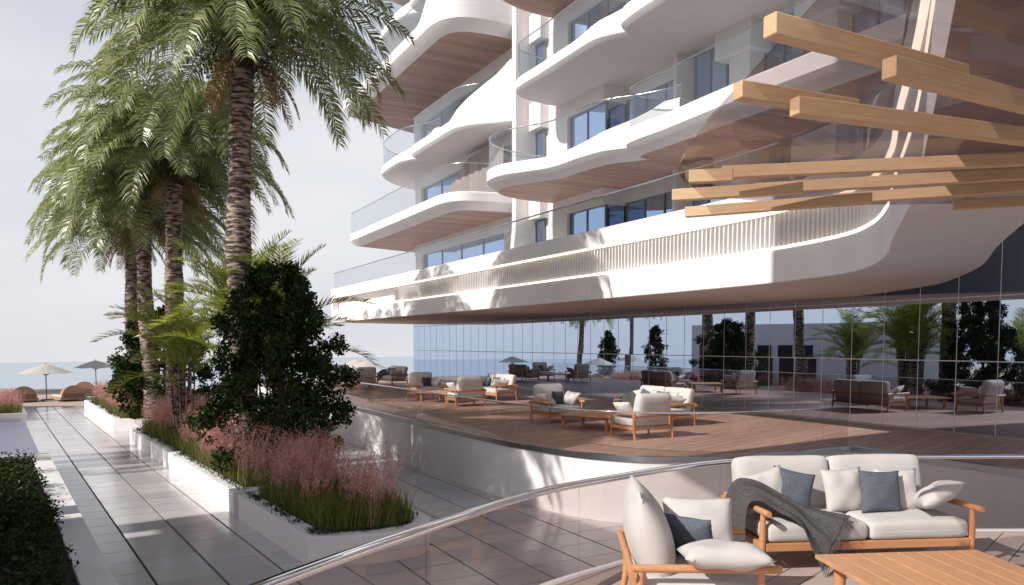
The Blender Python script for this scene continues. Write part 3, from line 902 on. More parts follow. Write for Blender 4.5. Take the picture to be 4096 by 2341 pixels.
def seat_frame(root, W, dep=.98):
    hw = W / 2
    for sx in (-1, 1):
        x = sx * hw
        MB().tube([(x, -.40, 0), (x, -.40, .12), (x, -.40, .35), (x, -.40, .50), (x, -.40, .575)], [.022, .026, .033, .027, .025], 12).build('leg', 'teak', root, True, 50)
        MB().tube([(x, .50, 0), (x, .47, .20), (x, .455, .42), (x, .45, .56)], [.024, .030, .032, .028], 12).build('leg', 'teak', root, True, 50)
        MB().tube([(x, -.54, .592), (x, -.52, .592), (x, -.1, .590), (x, .30, .585), (x, .52, .582)], [.026, .031, .031, .031, .030], 12).build('armrest', 'teak', root, True, 50)
        bevel(MB().box(x - .022, x + .022, -.372, .43, .215, .285).build('side_rail', 'teak', root), .006)
    MB().tube([(-hw - .05, .515, .545), (0, .515, .545), (hw + .05, .515, .545)], .030, 12).build('back_rail', 'teak', root, True, 50)
    bevel(MB().box(-hw + .03, hw - .03, -.425, -.375, .205, .285).build('front_rail', 'teak', root), .007)
    bevel(MB().box(-hw + .03, hw - .03, .42, .46, .21, .285).build('rear_rail', 'teak', root), .006)
    m = MB()
    n = int(W / .12)
    for k in range(n):
        x = -hw + .08 + (W - .16) * k / (n - 1); m.box(x - .03, x + .03, -.37, .415, .262, .282)
    m.build('seat_slats', 'teak', root)

def piping(root, w, d, z, r, x0=0., y0=0., mat='linen'):
    pts = []
    for k in range(49):
        a = 2 * math.pi * k / 48
        ca, sa = math.cos(a), math.sin(a)
        pts.append((x0 + math.copysign(abs(ca) ** .16, ca) * w / 2, y0 + math.copysign(abs(sa) ** .16, sa) * d / 2, z))
    return MB().tube(pts, r, 5, False).build('piping', mat, root, True, 60)

def make_seat(name, seats, W, linen, soft=False):
    root = empty(name)
    seat_frame(root, W)
    iw = W - .07
    for k in range(seats):
        cw_ = iw / seats - .012
        x = -iw / 2 + iw * (k + .5) / seats
        o = weld(rounded_box(cw_, .86, .175, .055, 10, .028, seed=k + 1).build('seat_cushion', linen, root))
        o.location = (x, .0, .287)
        pp = piping(o, cw_ * .998, .86 * .998, .075, .0045, mat=linen)
        if soft:
            b = weld(pillow(.84, .86, .36, 33, 20, 0., .3, -.02, 1.9).build('back_cushion', linen, root))
            b.location = (x, .34, .69); b.rotation_euler = (R(-15), 0, 0); continue
        b = weld(rounded_box(cw_ * (1.0 if seats > 1 else .94), .20 if seats > 1 else .25, .60 if seats > 1 else .66, .065 if seats > 1 else .11, 10, .015, .03, seed=k + 4).build('back_cushion', linen, root))
        b.location = (x, .335, .40); b.rotation_euler = (R(-13), 0, 0)
    return root

def add_pillow(w, h, t, seed, mat, M, label, group, name='throw_pillow', cat='pillow', mesh=None):
    if mesh is None:
        o = weld(pillow(w, h, t, seed).build(name, mat, None))
    else:
        o = bpy.data.objects.new(name, mesh); COL.objects.link(o)
    o.matrix_world = M
    return tag(o, label, cat, group)

def place(loc, rz): return Matrix.Translation(loc) @ Matrix.Rotation(rz, 4, 'Z')
def loc_rot(x, y, z, rx=0, ry=0, rz=0):
    return Matrix.Translation((x, y, z)) @ Matrix.Rotation(R(rz), 4, 'Z') @ Matrix.Rotation(R(ry), 4, 'Y') @ Matrix.Rotation(R(rx), 4, 'X')

def make_throw(mat='throw'):
    Lc = [(-1.20, -.30, .12), (-1.20, -.29, .45), (-1.16, -.27, .64), (-1.04, -.30, .66), (-.92, -.38, .58), (-.82, -.47, .53), (-.73, -.52, .45), (-.66, -.55, .27), (-.57, -.59, .06)]
    Rc = [(-1.23, .16, .22), (-1.22, .17, .60), (-1.12, .18, .80), (-.93, .12, .80), (-.72, .0, .69), (-.54, -.14, .59), (-.42, -.26, .57), (-.31, -.36, .56), (-.22, -.43, .55)]
    La = resample(smooth_path(Lc, 8), .018)
    n = len(La)
    Ra = smooth_path(Rc, 8); Ra = resample(Ra, .018)
    def at(P, q):
        f = q * (len(P) - 1); i = min(len(P) - 2, int(f)); return P[i] + (P[i + 1] - P[i]) * (f - i)
    nb = 30; rows = 80
    V = []; F = []
    for i in range(rows + 1):
        q = i / rows
        l = at(La, q); r = at(Ra, q)
        for j in range(nb + 1):
            b = j / nb
            p = l * (1 - b) + r * b
            sagm = math.sin(math.pi * b)
            # pleats run along the length
            amp = .008 + .012 * q
            f = amp * (math.sin(b * 15 + 2.2 * q) + .5 * math.sin(b * 27 + 4 * q + 1))
            out = np.array([-.45, -.55, .7]) if q > .25 else np.array([-.8, 0, .6])
            p = p + out * (f + .055 * sagm * (1 if .12 < q < .6 else .85))
            V.append(tuple(p))
    for i in range(rows):
        for j in range(nb):
            a = i * (nb + 1) + j; F.append((a, a + 1, a + nb + 2, a + nb + 1))
    m = MB(); m.v = [Vector(v) for v in V]; m.f = F
    root = empty('throw_blanket')
    o = m.build('cloth', mat, root, True, None, fix=False)
    sol = o.modifiers.new('thick', 'SOLIDIFY'); sol.thickness = .008; sol.offset = 0
    # fringe
    fr = MB()
    last = [Vector(V[rows * (nb + 1) + j]) for j in range(nb + 1)]; prev = [Vector(V[(rows - 3) * (nb + 1) + j]) for j in range(nb + 1)]
    rg = random.Random(3)
    for k in range(52):
        f = k / 51 * nb; j = min(nb - 1, int(f)); a = last[j].lerp(last[j + 1], f - j); pv = prev[j].lerp(prev[j + 1], f - j)
        d_ = (a - pv).normalized() * .6 + Vector((rg.uniform(-.25, .25), -.25 + rg.uniform(-.2, .1), -.75)); d_.normalize()
        l_ = rg.uniform(.075, .105)
        e = a + d_ * l_
        if e.z < .008: e.z = .008
        fr.tube([a, a.lerp(e, .5) + Vector((rg.uniform(-.006, .006), -.004, 0)), e], [.0035, .003, .002], 4)
    fr.build('fringe', mat, root, True, None)
    return root

def make_table():
    root = empty('coffee_table')
    n = 8; W = 1.5; D = 1.5
    for k in range(n):
        x0 = -W / 2 + W * k / n + .004; x1 = -W / 2 + W * (k + 1) / n - .004
        bevel(MB().box(x0, x1, -D / 2, D / 2, .355, .39).build('plank', 'teak_top', root), .003, 1)
    for sx in (-1, 1):
        for sy in (-1, 1):
            MB().tube([(sx * .60, sy * .60, 0), (sx * .60, sy * .60, .31)], [.042, .05], 14).build('leg', 'teak', root, True, 50)
    for sy in (-1, 1): MB().box(-.66, .66, sy * .60 - .025, sy * .60 + .025, .312, .353).build('apron', 'teak', root)
    return root

# prototypes are placed themselves first, then copied
sofa_p = make_seat('sofa', 2, 2.16, 'linen')
chair_p = make_seat('armchair', 1, 1.12, 'linen')
near_chair = make_seat('armchair', 1, 1.12, 'linen', True)
table_p = make_table()
throw_p = make_throw()
pil_arm = weld(pillow(.62, .46, .20, 11).build('tmp_a', 'linen')).data
pil_arm2 = weld(pillow(.60, .46, .20, 12).build('tmp_a2', 'linen')).data
pil_sq = weld(pillow(.46, .46, .17, 13).build('tmp_b', 'linen')).data
pil_dk = weld(pillow(.44, .42, .16, 14).build('tmp_c', 'felt_blue')).data
pil_dk2 = weld(pillow(.46, .44, .15, 15).build('tmp_d', 'felt_blue')).data
pil_blk = weld(pillow(.44, .42, .16, 16).build('tmp_e', 'felt_dark')).data
for nm in ('tmp_a', 'tmp_a2', 'tmp_b', 'tmp_c', 'tmp_d', 'tmp_e'):
    bpy.data.objects.remove(bpy.data.objects[nm])
used = {'sofa': False, 'chair': False, 'table': False, 'throw': False}
def inst(kind, proto, loc, rz, label, cat, group):
    o = proto if not used[kind] else copy_tree(proto)
    used[kind] = True
    o.location = loc; o.rotation_euler = (0, 0, rz)
    return tag(o, label, cat, group)

def pil(mesh, M, label, group):
    o = bpy.data.objects.new('throw_pillow', mesh); COL.objects.link(o); o.matrix_world = M
    return tag(o, label, 'pillow', group)

def do_sofa(loc, rz, where, group, full=True):
    inst('sofa', sofa_p, loc, rz, 'two seat teak sofa with pale cushions, ' + where, 'sofa', group)
    B = place(loc, rz)
    g = 'pillows on the teak sofas'
    inst('throw', throw_p, loc, rz, 'charcoal fringed throw over sofa arm, ' + where, 'throw', 'throws on the sofas')
    pil(pil_sq, B @ loc_rot(-.80, .10, .68, -16, -14, 8), 'pale pillow under the throw, ' + where, g)
    pil(pil_dk, B @ loc_rot(-.55, .10, .70, -17, 13, -10), 'slate pillow beside the throw, ' + where, g)
    pil(pil_sq, B @ loc_rot(.02, .11, .68, -15, -2, 4), 'pale square pillow mid sofa, ' + where, g)
    pil(pil_dk2, B @ loc_rot(.34, -.03, .685, -14, 2, 3), 'slate pillow before two pale ones, ' + where, g)
    pil(pil_sq, B @ loc_rot(.60, .10, .67, -15, 0, -4), 'pale square pillow behind slate one, ' + where, g)
    pil(pil_arm, B @ loc_rot(.88, -.12, .665, 56, 10, 70), 'pale pillow slumped on free arm of sofa, ' + where, g)

def do_chair(loc, rz, where, group, dark=False, arms=(True, True), cush=True, flat=False):
    inst('chair', chair_p, loc, rz, 'teak armchair with pale cushions ' + where, 'armchair', group)
    B = place(loc, rz)
    g = 'pillows on the teak armchairs'
    if arms[0]:
        M = loc_rot(-.42, -.06, .655, -44, 4, 88)
        pil(pil_arm, B @ M, 'pale pillow on left arm of armchair ' + where, g)
    if arms[1]:
        M = loc_rot(.42, -.04, .66, 40, -4, 93)
        pil(pil_arm2, B @ M, 'pale pillow on right arm of armchair ' + where, g)
    if cush:
        pil(pil_dk if not dark else pil_blk, B @ loc_rot(.12, .12, .66, -20, 4, 8), 'small dark pillow on armchair ' + where, g)

# near group on the terrace
do_sofa((3.44, 7.74, 0), math.atan2(.106, .994), 'on the near terrace', 'teak sofas')
gch = 'teak armchairs'
# near chair faces +X: its local front (-Y) is turned to world +X
used['near'] = False
inst('near', near_chair, (1.42, 5.94, 0), R(90 - 4), 'teak armchair with pale grey cushions in the foreground', 'armchair', gch)
B = place((1.42, 5.94, 0), R(90 - 4))
gp_ = 'pillows on the teak armchairs'
pil(pil_arm, B @ loc_rot(-.53, -.14, .685, -84, 0, 90), 'plump pale pillow lying on the nearer arm of the foreground armchair', gp_)
pil(pil_arm2, B @ loc_rot(.42, -.12, .69, 26, 0, 88), 'pale pillow leaning on the farther arm of the foreground armchair', gp_)
pil(pil_dk2, B @ loc_rot(.10, .0, .64, -24, 0, 52), 'slate blue pillow on the seat of the foreground armchair', gp_)
inst('table', table_p, (3.43, 5.80, 0), math.atan2(.106, .994), 'square teak coffee table with planked top on the near terrace', 'coffee table', 'teak coffee tables')

# three groups on the long deck
def front_to(dx, dy): return math.atan2(dy, dx) + math.pi / 2
groups = [((0, 0), 'nearest group on the deck'), ((-4.75, 9.15), 'middle group on the deck'), ((-10.5, 20.2), 'farthest group on the deck')]
for (ox, oy), nm in groups:
    far = oy > 15
    do_chair((1.28 + ox, 21.45 + oy, 0), front_to(.53, -.85), 'facing the camera, ' + nm, gch, True)
    do_chair((3.06 + ox, 18.05 + oy, 0), front_to(-.48, .88), 'seen from behind, ' + nm, gch, True, (True, True), False)
    do_sofa((3.95 + ox, 21.15 + oy, 0), front_to(-.86, -.51), nm, 'teak sofas')
    inst('table', table_p, (2.15 + ox, 19.85 + oy, 0), R(-30), 'square teak coffee table, ' + nm, 'coffee table', 'teak coffee tables')

# ================================================================ BEACH
def make_parasol(name='parasol'):
    root = empty(name)
    MB().tube([(0, 0, 0), (0, 0, 2.35)], .035, 8).build('pole', 'pole', root, True, 50)
    m = MB(); n = 8; rr = 1.75
    rings = []
    for q in range(6):
        f = q / 5
        ring = []
        for k in range(32):
            a = 2 * math.pi * k / 32
            sc = .93 + .07 * abs(math.cos(a * 4))
            ring.append((math.cos(a) * rr * f * (sc if q else 1), math.sin(a) * rr * f * (sc if q else 1), 2.38 - .62 * f ** 1.15 + .05 * (1 - abs(math.cos(a * 4))) * f))
        rings.append(ring)
    m.loft(rings, True, False); m.build('canopy', 'canvas', root, True, 60, fix=False)
    for k in range(n):
        a = 2 * math.pi * k / n + math.pi / 8 * 0
        MB().tube([(0, 0, 1.62), (math.cos(a) * .85, math.sin(a) * .85, 2.02)], .016, 5).build('rib', 'pole', root)
    MB().tube([(0, 0, 2.36), (0, 0, 2.48)], [.03, .01], 6).build('finial', 'pole', root)
    MB().box(-.32, .32, -.32, .32, 0, .09).build('base', 'pole', root)
    return root
par = make_parasol()
spots = [((-29.17, 47.68), 'cream parasol on the beach, leftmost, over two wicker daybeds'), ((-32.0, 58.6), 'cream parasol on the beach, just left of the far leafy shrub'),
         ((-12.6, 62), 'cream parasol beyond the far end of the deck, left of a pair'), ((-11.0, 58), 'cream parasol beyond the far end of the deck, right of a pair'),
         ((-46, 52), 'cream parasol on the beach outside the left edge, mirrored in the glass')]
for i, ((x, y), lb) in enumerate(spots):
    o = par if i == 0 else copy_tree(par)
    o.location = (x, y, -1.335); o.rotation_euler = (0, 0, .4 + i); o.scale = (.88, .88, .96)
    tag(o, lb, 'parasol', 'beach parasols')

def make_daybed():
    root = empty('daybed')
    bevel(MB().box(-.78, .78, -1.0, .85, .12, .24).build('base', 'wicker', root), .02)
    for sx in (-1, 1):
        for sy in (-.85, .7): MB().box(sx * .62 - .05, sx * .62 + .05, sy - .05, sy + .05, 0, .12).build('leg', 'wicker_dark', root)
    o = weld(rounded_box(1.4, 1.6, .16, .06, 8, .02).build('mattress', 'linen', root)); o.location = (0, -.08, .24)
    # half-round hood at the back
    m = MB(); rings = []
    for i in range(9):
        f = i / 8
        ring = []
        for k in range(17):
            a = math.pi * k / 16
            r_ = .70 * (1 - .10 * f)
            ring.append((math.cos(a) * r_, .85 - .55 * f - .18 * math.sin(a) * f, .24 + math.sin(a) * r_ * (1.08 - .05 * f)))
        rings.append(ring)
    m.loft(rings, False, False)
    # closed back
    k0 = len(m.v); ring = rings[0]; m.v.append(Vector((0, .88, .28))); m.v += [Vector(p) for p in ring]
    for k in range(16): m.f.append((k0, k0 + 1 + k, k0 + 2 + k))
    o = m.build('hood', 'wicker', root, True, 50)
    MB().box(-.6, .6, .86, .90, .245, .50).build('back_panel', 'wicker_dark', root)
    return root
db = make_daybed()
for i, ((x, y, rz), lb) in enumerate([((-27.6, 47.4, .25), 'round wicker daybed right of the leftmost parasol pole'), ((-29.9, 46.4, .1), 'round wicker daybed behind the pink grass at the left edge'),
                                      ((-29.3, 52.3, -.15), 'round wicker daybed farthest back, between the two left parasols')]):
    o = db if i == 0 else copy_tree(db)
    o.location = (x, y, -1.335); o.rotation_euler = (0, 0, rz + math.pi + .6)
    tag(o, lb, 'daybed', 'wicker daybeds on the beach')

# ================================================================ PLANTERS
def planter(poly, label, h=.48, th=.30, z=WALK_Z):
    root = empty('planter', (0, 0, 0), 0, label, 'planter')
    P = [np.array(p) for p in poly]
    c = sum(P) / len(P)
    # inner ring by offsetting edges inward
    n = len(P); inner = []
    for i in range(n):
        a = P[i - 1]; b = P[i]; d_ = P[(i + 1) % n]
        e1 = (b - a) / np.linalg.norm(b - a); e2 = (d_ - b) / np.linalg.norm(d_ - b)
        n1 = np.array([-e1[1], e1[0]]); n2 = np.array([-e2[1], e2[0]])
        if n1 @ (c - b) < 0: n1 = -n1
        if n2 @ (c - b) < 0: n2 = -n2
        nn = n1 + n2; nn /= np.linalg.norm(nn); inner.append(b + nn * th / max(.5, nn @ n1))
    m = MB(); z0 = z - .05; z1 = z + h
    m.v = [Vector((*p, z0)) for p in P] + [Vector((*p, z1 - .015)) for p in P] + [Vector((*(p + (c - p) / np.linalg.norm(c - p) * .015), z1)) for p in P] + [Vector((*p, z1)) for p in inner] + [Vector((*p, z1 - .25)) for p in inner]
    for r_ in range(4):
        for i in range(n):
            j = (i + 1) % n; m.f.append((r_ * n + i, r_ * n + j, (r_ + 1) * n + j, (r_ + 1) * n + i))
    m.build('planter_wall', 'plaster', root, True, 30)
    m = MB(); m.v = [Vector((*p, z1 - .07)) for p in inner]; m.f = [tuple(range(n))]; m.build('soil', 'soil', root, fix=False)
    return [tuple(p) for p in inner], z1 - .07

def rnd_end(w0, w1, c0, c1, round_near=0., round_far=0.):
    """planter outline in walk coordinates, ends optionally rounded"""
    pts = []
    def arc(cx, cy, r, a0, a1, k=7):
        return [Wk(cx + r * math.cos(R(a0 + (a1 - a0) * i / k)), cy + r * math.sin(R(a0 + (a1 - a0) * i / k))) for i in range(k + 1)]
    # near-left, near-right, far-right, far-left
    if round_near:
        r = round_near; pts += arc(w0 + r, c0 + r, r, 270, 180) if False else [Wk(w0, c0)] + arc(w0 + r, c1 - r, r, 180, 90)
    else: pts += [Wk(w0, c0), Wk(w0, c1)]
    if round_far: r = round_far; pts += arc(w1 - r, c1 - r, r, 90, 0) + arc(w1 - r, c0 + r, r, 0, -90)
    else: pts += [Wk(w1, c1), Wk(w1, c0)]
    return pts
PC, zC = planter([Wk(-.35, 2.13), Wk(-.62, 2.6), Wk(-.80, 3.2), Wk(-.80, 3.8), Wk(-.62, 4.15), Wk(-.2, 4.38), Wk(.5, 4.45), Wk(3.75, 4.45), Wk(3.75, 2.13)], 'white planter with rounded end, nearest in the row of pink grass')
PB, zB = planter([Wk(4.13, 2.13), Wk(4.13, 4.6), Wk(18.3, 4.9), Wk(18.3, 2.13)], 'long white planter holding the near palm and the dark shrub')
PA, zA = planter([Wk(22.6, 2.13), Wk(21.9, 3.2), Wk(22.0, 5.0), Wk(35, 5.4), Wk(35.2, 2.2)], 'white planter of pink grass at the far end of the row')
PL, zL = planter([Wk(-10, -.66), Wk(12.9, -.66), Wk(12.9, -6), Wk(-10, -6)], 'white planter of dark hedge in the lower left corner', th=.40)
PU, zU = planter([Wk(29.35, -.62), Wk(33, -.62), Wk(33, -9), Wk(29.35, -9)], 'small white planter of pink grass behind the pool', .36)

# ---------------------------------------------------------------- grasses
def sample_in(poly, n, rg):
    xs = [p[0] for p in poly]; ys = [p[1] for p in poly]
    out = []
    while len(out) < n:
        x = rg.uniform(min(xs), max(xs)); y = rg.uniform(min(ys), max(ys))
        if inside(poly, x, y): out.append((x, y))
    return np.array(out)

def area(poly):
    return abs(sum(poly[i - 1][0] * poly[i][1] - poly[i][0] * poly[i - 1][1] for i in range(len(poly)))) / 2

def blades(base, z0, h, lean, w, rg):
    """base (n,2); returns V,T of curved tapering blades"""
    n = len(base)
    az = rg.uniform(0, 2 * np.pi, n); ln = lean * rg.uniform(.2, 1, n) * h
    dx = np.cos(az) * ln; dy = np.sin(az) * ln
    sa = rg.uniform(0, np.pi, n); wx = np.cos(sa) * w / 2; wy = np.sin(sa) * w / 2
    B = np.column_stack([base, np.full(n, z0)])
    Mi = B + np.column_stack([dx * .35, dy * .35, h * .6]); Tp = B + np.column_stack([dx, dy, h])
    Wv = np.column_stack([wx, wy, np.zeros(n)])
    V = np.stack([B - Wv, B + Wv, Mi - Wv * .7, Mi + Wv * .7, Tp], 1).reshape(-1, 3)
    k = np.arange(n)[:, None] * 5
    T = np.concatenate([k + [0, 1, 3], k + [0, 3, 2], k + [2, 3, 4]], 0)
    return V, T, Tp, B

def grass_bed(poly, z, label, dens, pl_dens, hg, hp, seed, edge_bias=None):
    rg = np.random.default_rng(seed)
    root = empty('pink_grass', (0, 0, 0), 0, label, 'grass'); root['kind'] = 'stuff'
    A = area(poly)
    n = int(A * dens)
    b = sample_in(poly, n, rg)
    h = hg * (.28 + .85 * rg.uniform(0, 1, n) ** 1.6)
    V, T, _, _ = blades(b, z, h, .62, rg.uniform(.008, .016, n), rg)
    g = fast_mesh('green_blades', V, T, 'grass_green', root); g['kind'] = 'stuff'
    # feathery plumes
    n2 = int(A * pl_dens)
    cl = sample_in(poly, max(6, int(A * 3.5)), rg)
    b2 = cl[rg.integers(0, len(cl), n2)] + rg.normal(0, .18, (n2, 2))
    keep = np.array([inside(poly, x, y) for x, y in b2]); b2 = b2[keep]; n2 = len(b2)
    hgt = hp * rg.uniform(.42, 1.0, n2) ** .8 * np.where(rg.uniform(0, 1, n2) > .93, 1.18, 1.0)
    az = rg.uniform(0, 2 * np.pi, n2); ln = rg.uniform(.05, .34, n2) * hgt
    D = np.column_stack([np.cos(az) * ln + .10 * hgt, np.sin(az) * ln - .04 * hgt, hgt])
    B = np.column_stack([b2, np.full(n2, z)])
    Vs = []; Ts = []; off = 0
    # stalk
    sa = rg.uniform(0, np.pi, n2); Wv = np.column_stack([np.cos(sa), np.sin(sa), np.zeros(n2)]) * .0035
    tip = B + D
    V = np.stack([B - Wv, B + Wv, tip], 1).reshape(-1, 3); k = np.arange(n2)[:, None] * 3
    Vs.append(V); Ts.append(k + [0, 1, 2]); off = len(V)
    m_ = 22
    for q in range(m_):
        f = .52 + .48 * (q + rg.uniform(0, 1, n2)) / m_
        c = B + np.column_stack([D[:, 0] * f * f, D[:, 1] * f * f, D[:, 2] * f])
        r_ = (.078 * (1.12 - f) / .6 + .014)[:, None]
        a1 = rg.uniform(0, 2 * np.pi, n2)
        out = np.column_stack([np.cos(a1), np.sin(a1), rg.uniform(.6, 1.8, n2)]); out /= np.linalg.norm(out, axis=1)[:, None]
        e = c + out * r_ * rg.uniform(.7, 1.6, (n2, 1))
        sd = np.cross(out, rg.normal(0, 1, (n2, 3))); sd /= np.linalg.norm(sd, axis=1)[:, None] + 1e-9
        wv = sd * .0075
        mid = c * .45 + e * .55
        V = np.stack([c, mid + wv, e, mid - wv], 1).reshape(-1, 3); k = np.arange(n2)[:, None] * 4 + off
        Vs.append(V); Ts.append(k + [0, 1, 2]); Ts.append(k + [0, 2, 3]); off += len(V)
    g = fast_mesh('plumes', np.concatenate(Vs), np.concatenate(Ts), 'plume', root); g['kind'] = 'stuff'
    return root
grass_bed(PC, zC, 'tall pink feather grass filling the nearest planter', 1500, 112, .62, 1.42, 1)
grass_bed(PB, zB, 'tall pink feather grass along the long middle planter', 950, 118, .58, 1.38, 2)
grass_bed(PA, zA, 'tall pink feather grass in the far planter', 500, 120, .56, 1.25, 3)
grass_bed([Wk(29.5, -.8), Wk(32.8, -.8), Wk(32.8, -6), Wk(29.5, -6)], zU, 'tall pink feather grass in the small planter behind the pool', 500, 90, .60, 1.15, 4)

# ground-hugging sprigs along the copings
def sprigs(lines, name, label, n, z, seed):
    rg = np.random.default_rng(seed)
    Vs = []; Ts = []; off = 0
    for (a, b, k) in lines:
        a = np.array(a); b = np.array(b)
        cl = rg.uniform(0, 1, max(2, k // 16))
        for _ in range(k):
            f = cl[rg.integers(0, len(cl))] + rg.normal(0, .018); f = min(1, max(0, f))
            c = a + (b - a) * f + rg.normal(0, .05, 2)
            az = rg.uniform(0, 6.28); l_ = rg.uniform(.03, .10); up = rg.uniform(.01, .07)
            d_ = np.array([math.cos(az), math.sin(az)])
            s_ = np.array([-d_[1], d_[0]]) * rg.uniform(.004, .009)
            p = c + d_ * l_ * .5
            Vs += [(*(c - s_), z), (*(c + s_), z), (*(p + s_), z + up), (*(p - s_), z + up), (*(c + d_ * l_), z + up * .7)]
            Ts += [(off, off + 1, off + 2), (off, off + 2, off + 3), (off + 3, off + 2, off + 4)]; off += 5
    o = fast_mesh(name, np.array(Vs), np.array(Ts), 'sprig')
    return tag(o, label, 'ground cover', None, 'stuff')
zc_ = WALK_Z + .482
sprigs([(Wk(-.3, 2.32), Wk(3.7, 2.33), 420), (Wk(-.3, 2.32), Wk(-.6, 3.6), 160), (Wk(-.6, 3.6), Wk(.1, 4.25), 160)], 'creeping_sprigs', 'sparse dark sprigs creeping over the coping of the nearest planter', 0, zc_, 5)
sprigs([(Wk(4.2, 2.34), Wk(18, 2.34), 900), (Wk(22.6, 2.34), Wk(35, 2.40), 700)], 'creeping_sprigs', 'sparse sprigs creeping over the copings of the two farther planters', 0, zc_, 6)

# ---------------------------------------------------------------- leafy shrubs
def leaf_cloud(centers, radii, n, size, rg, shell=.75):
    centers = np.array(centers); radii = np.array(radii)
    wgt = radii ** 2; wgt = wgt / wgt.sum()
    k = rg.choice(len(centers), n, p=wgt)
    d_ = rg.normal(0, 1, (n, 3)); d_ /= np.linalg.norm(d_, axis=1)[:, None]
    r_ = radii[k] * rg.uniform(0, 1, n) ** .45
    C = centers[k] + d_ * r_[:, None]
    # leaf quads
    a = rg.normal(0, 1, (n, 3)); a /= np.linalg.norm(a, axis=1)[:, None]
    b = np.cross(a, rg.normal(0, 1, (n, 3))); b /= np.linalg.norm(b, axis=1)[:, None]
    l_ = (size * rg.uniform(.6, 1.3, n))[:, None]
    V = np.stack([C, C + a * l_ * .5 + b * l_ * .28, C + a * l_, C + a * l_ * .5 - b * l_ * .28], 1).reshape(-1, 3)
    q = np.arange(n)[:, None] * 4
    T = np.concatenate([q + [0, 1, 2], q + [0, 2, 3]], 0)
    return V, T

def shrub(name, loc, H, prof, n, size, label, seed, mat='shrub_leaf', cat='shrub'):
    rg = np.random.default_rng(seed)
    root = empty(name, loc, 0, label, cat)
    cs = []; rs = []
    m = 330
    for i in range(m):
        f = rg.uniform(0, 1); z = H * f
        Rr = np.interp(f, [p[0] for p in prof], [p[1] for p in prof])
        az = rg.uniform(0, 6.28); rr = Rr * rg.uniform(.25, 1.0) ** .6
        lump = 1 + .24 * math.sin(3 * az + 9 * f + seed) + .20 * math.sin(5 * az - 17 * f)
        cs.append((math.cos(az) * rr * lump, math.sin(az) * rr * lump, z)); rs.append(rg.uniform(.08, .30) * (1.0 if f < .85 else .8))
    V, T = leaf_cloud(cs, rs, n, size, rg)
    V = V[:]; V[:, 2] = np.maximum(V[:, 2], .02)
    fast_mesh('foliage', V, T, mat, root)
    mb = MB(); mb.tube([(0, 0, -.1), (.05, 0, H * .4), (0, .05, H * .85)], [.09, .06, .02], 8)
    for k in range(26):
        f = rg.uniform(.1, .85); az = rg.uniform(0, 6.28); Rr = np.interp(f, [p[0] for p in prof], [p[1] for p in prof]) * .8
        mb.tube([(.03, 0, H * f * .8), (math.cos(az) * Rr, math.sin(az) * Rr, H * f)], [.025, .008], 4)
    mb.build('stem', 'bark_dark', root)
    return root
shrub('dark_shrub', (*Wk(6.2, 3.75), zB), 4.9, [(0, 1.0), (.10, 1.5), (.28, 1.75), (.45, 1.45), (.65, 1.15), (.85, .95), (1, .55)], 40000, .105, 'very dark leafy shrub in front of the nearest palm trunk', 21)
shrub('dark_shrub', (*Wk(22.3, 4.0), zA), 4.5, [(0, 1.3), (.2, 2.1), (.35, 2.2), (.55, 1.7), (.8, 1.2), (1, .4)], 26000, .14, 'dark green shrub at the feet of the farther palms', 22)
shrub('dark_shrub', (-46.3, 55.2, -1.335), 5.0, [(0, .8), (.3, 1.2), (.6, 1.0), (.9, .5), (1, .2)], 9000, .19, 'slim dark shrub outside the left edge, mirrored beside the leftmost palm', 23)
shrub('dark_shrub', (-43.9, 48.4, -1.335), 5.4, [(0, .7), (.3, 1.0), (.6, .9), (.9, .5), (1, .2)], 9000, .19, 'slim dark shrub outside the left edge, mirrored beside the second palm', 24)
# low hedge in the corner planter
def hedge(poly, z, H, n, size, label, seed):
    rg = np.random.default_rng(seed)
    root = empty('hedge', (0, 0, 0), 0, label, 'hedge')
    b = sample_in(poly, 420, rg)
    hz = np.array([H * rg.uniform(.45, 1.0) for _ in b])
    cs = []; rs = []
    for (x, y), h in zip(b, hz):
        for k in range(3): cs.append((x, y, z + h * (k + .5) / 3)); rs.append(rg.uniform(.14, .30))
    V, T = leaf_cloud(cs, rs, n, size, rg); V[:, 2] = np.maximum(V[:, 2], z - .05)
    fast_mesh('foliage', V, T, 'hedge_leaf', root)
    bb = sample_in(poly, 5200, rg); h = rg.uniform(.25, .75, len(bb)) * H
    V, T, _, _ = blades(bb, z, h, .8, rg.uniform(.008, .014, len(bb)), rg)
    fast_mesh('grass_tufts', V, T, 'hedge_leaf', root)
    return root
hedge([Wk(-9.6, -1.2), Wk(9.6, -1.2), Wk(10.4, -4.2), Wk(-9.6, -4.2)], zL, .58, 60000, .075, 'dark low hedge filling the lower left planter', 31)

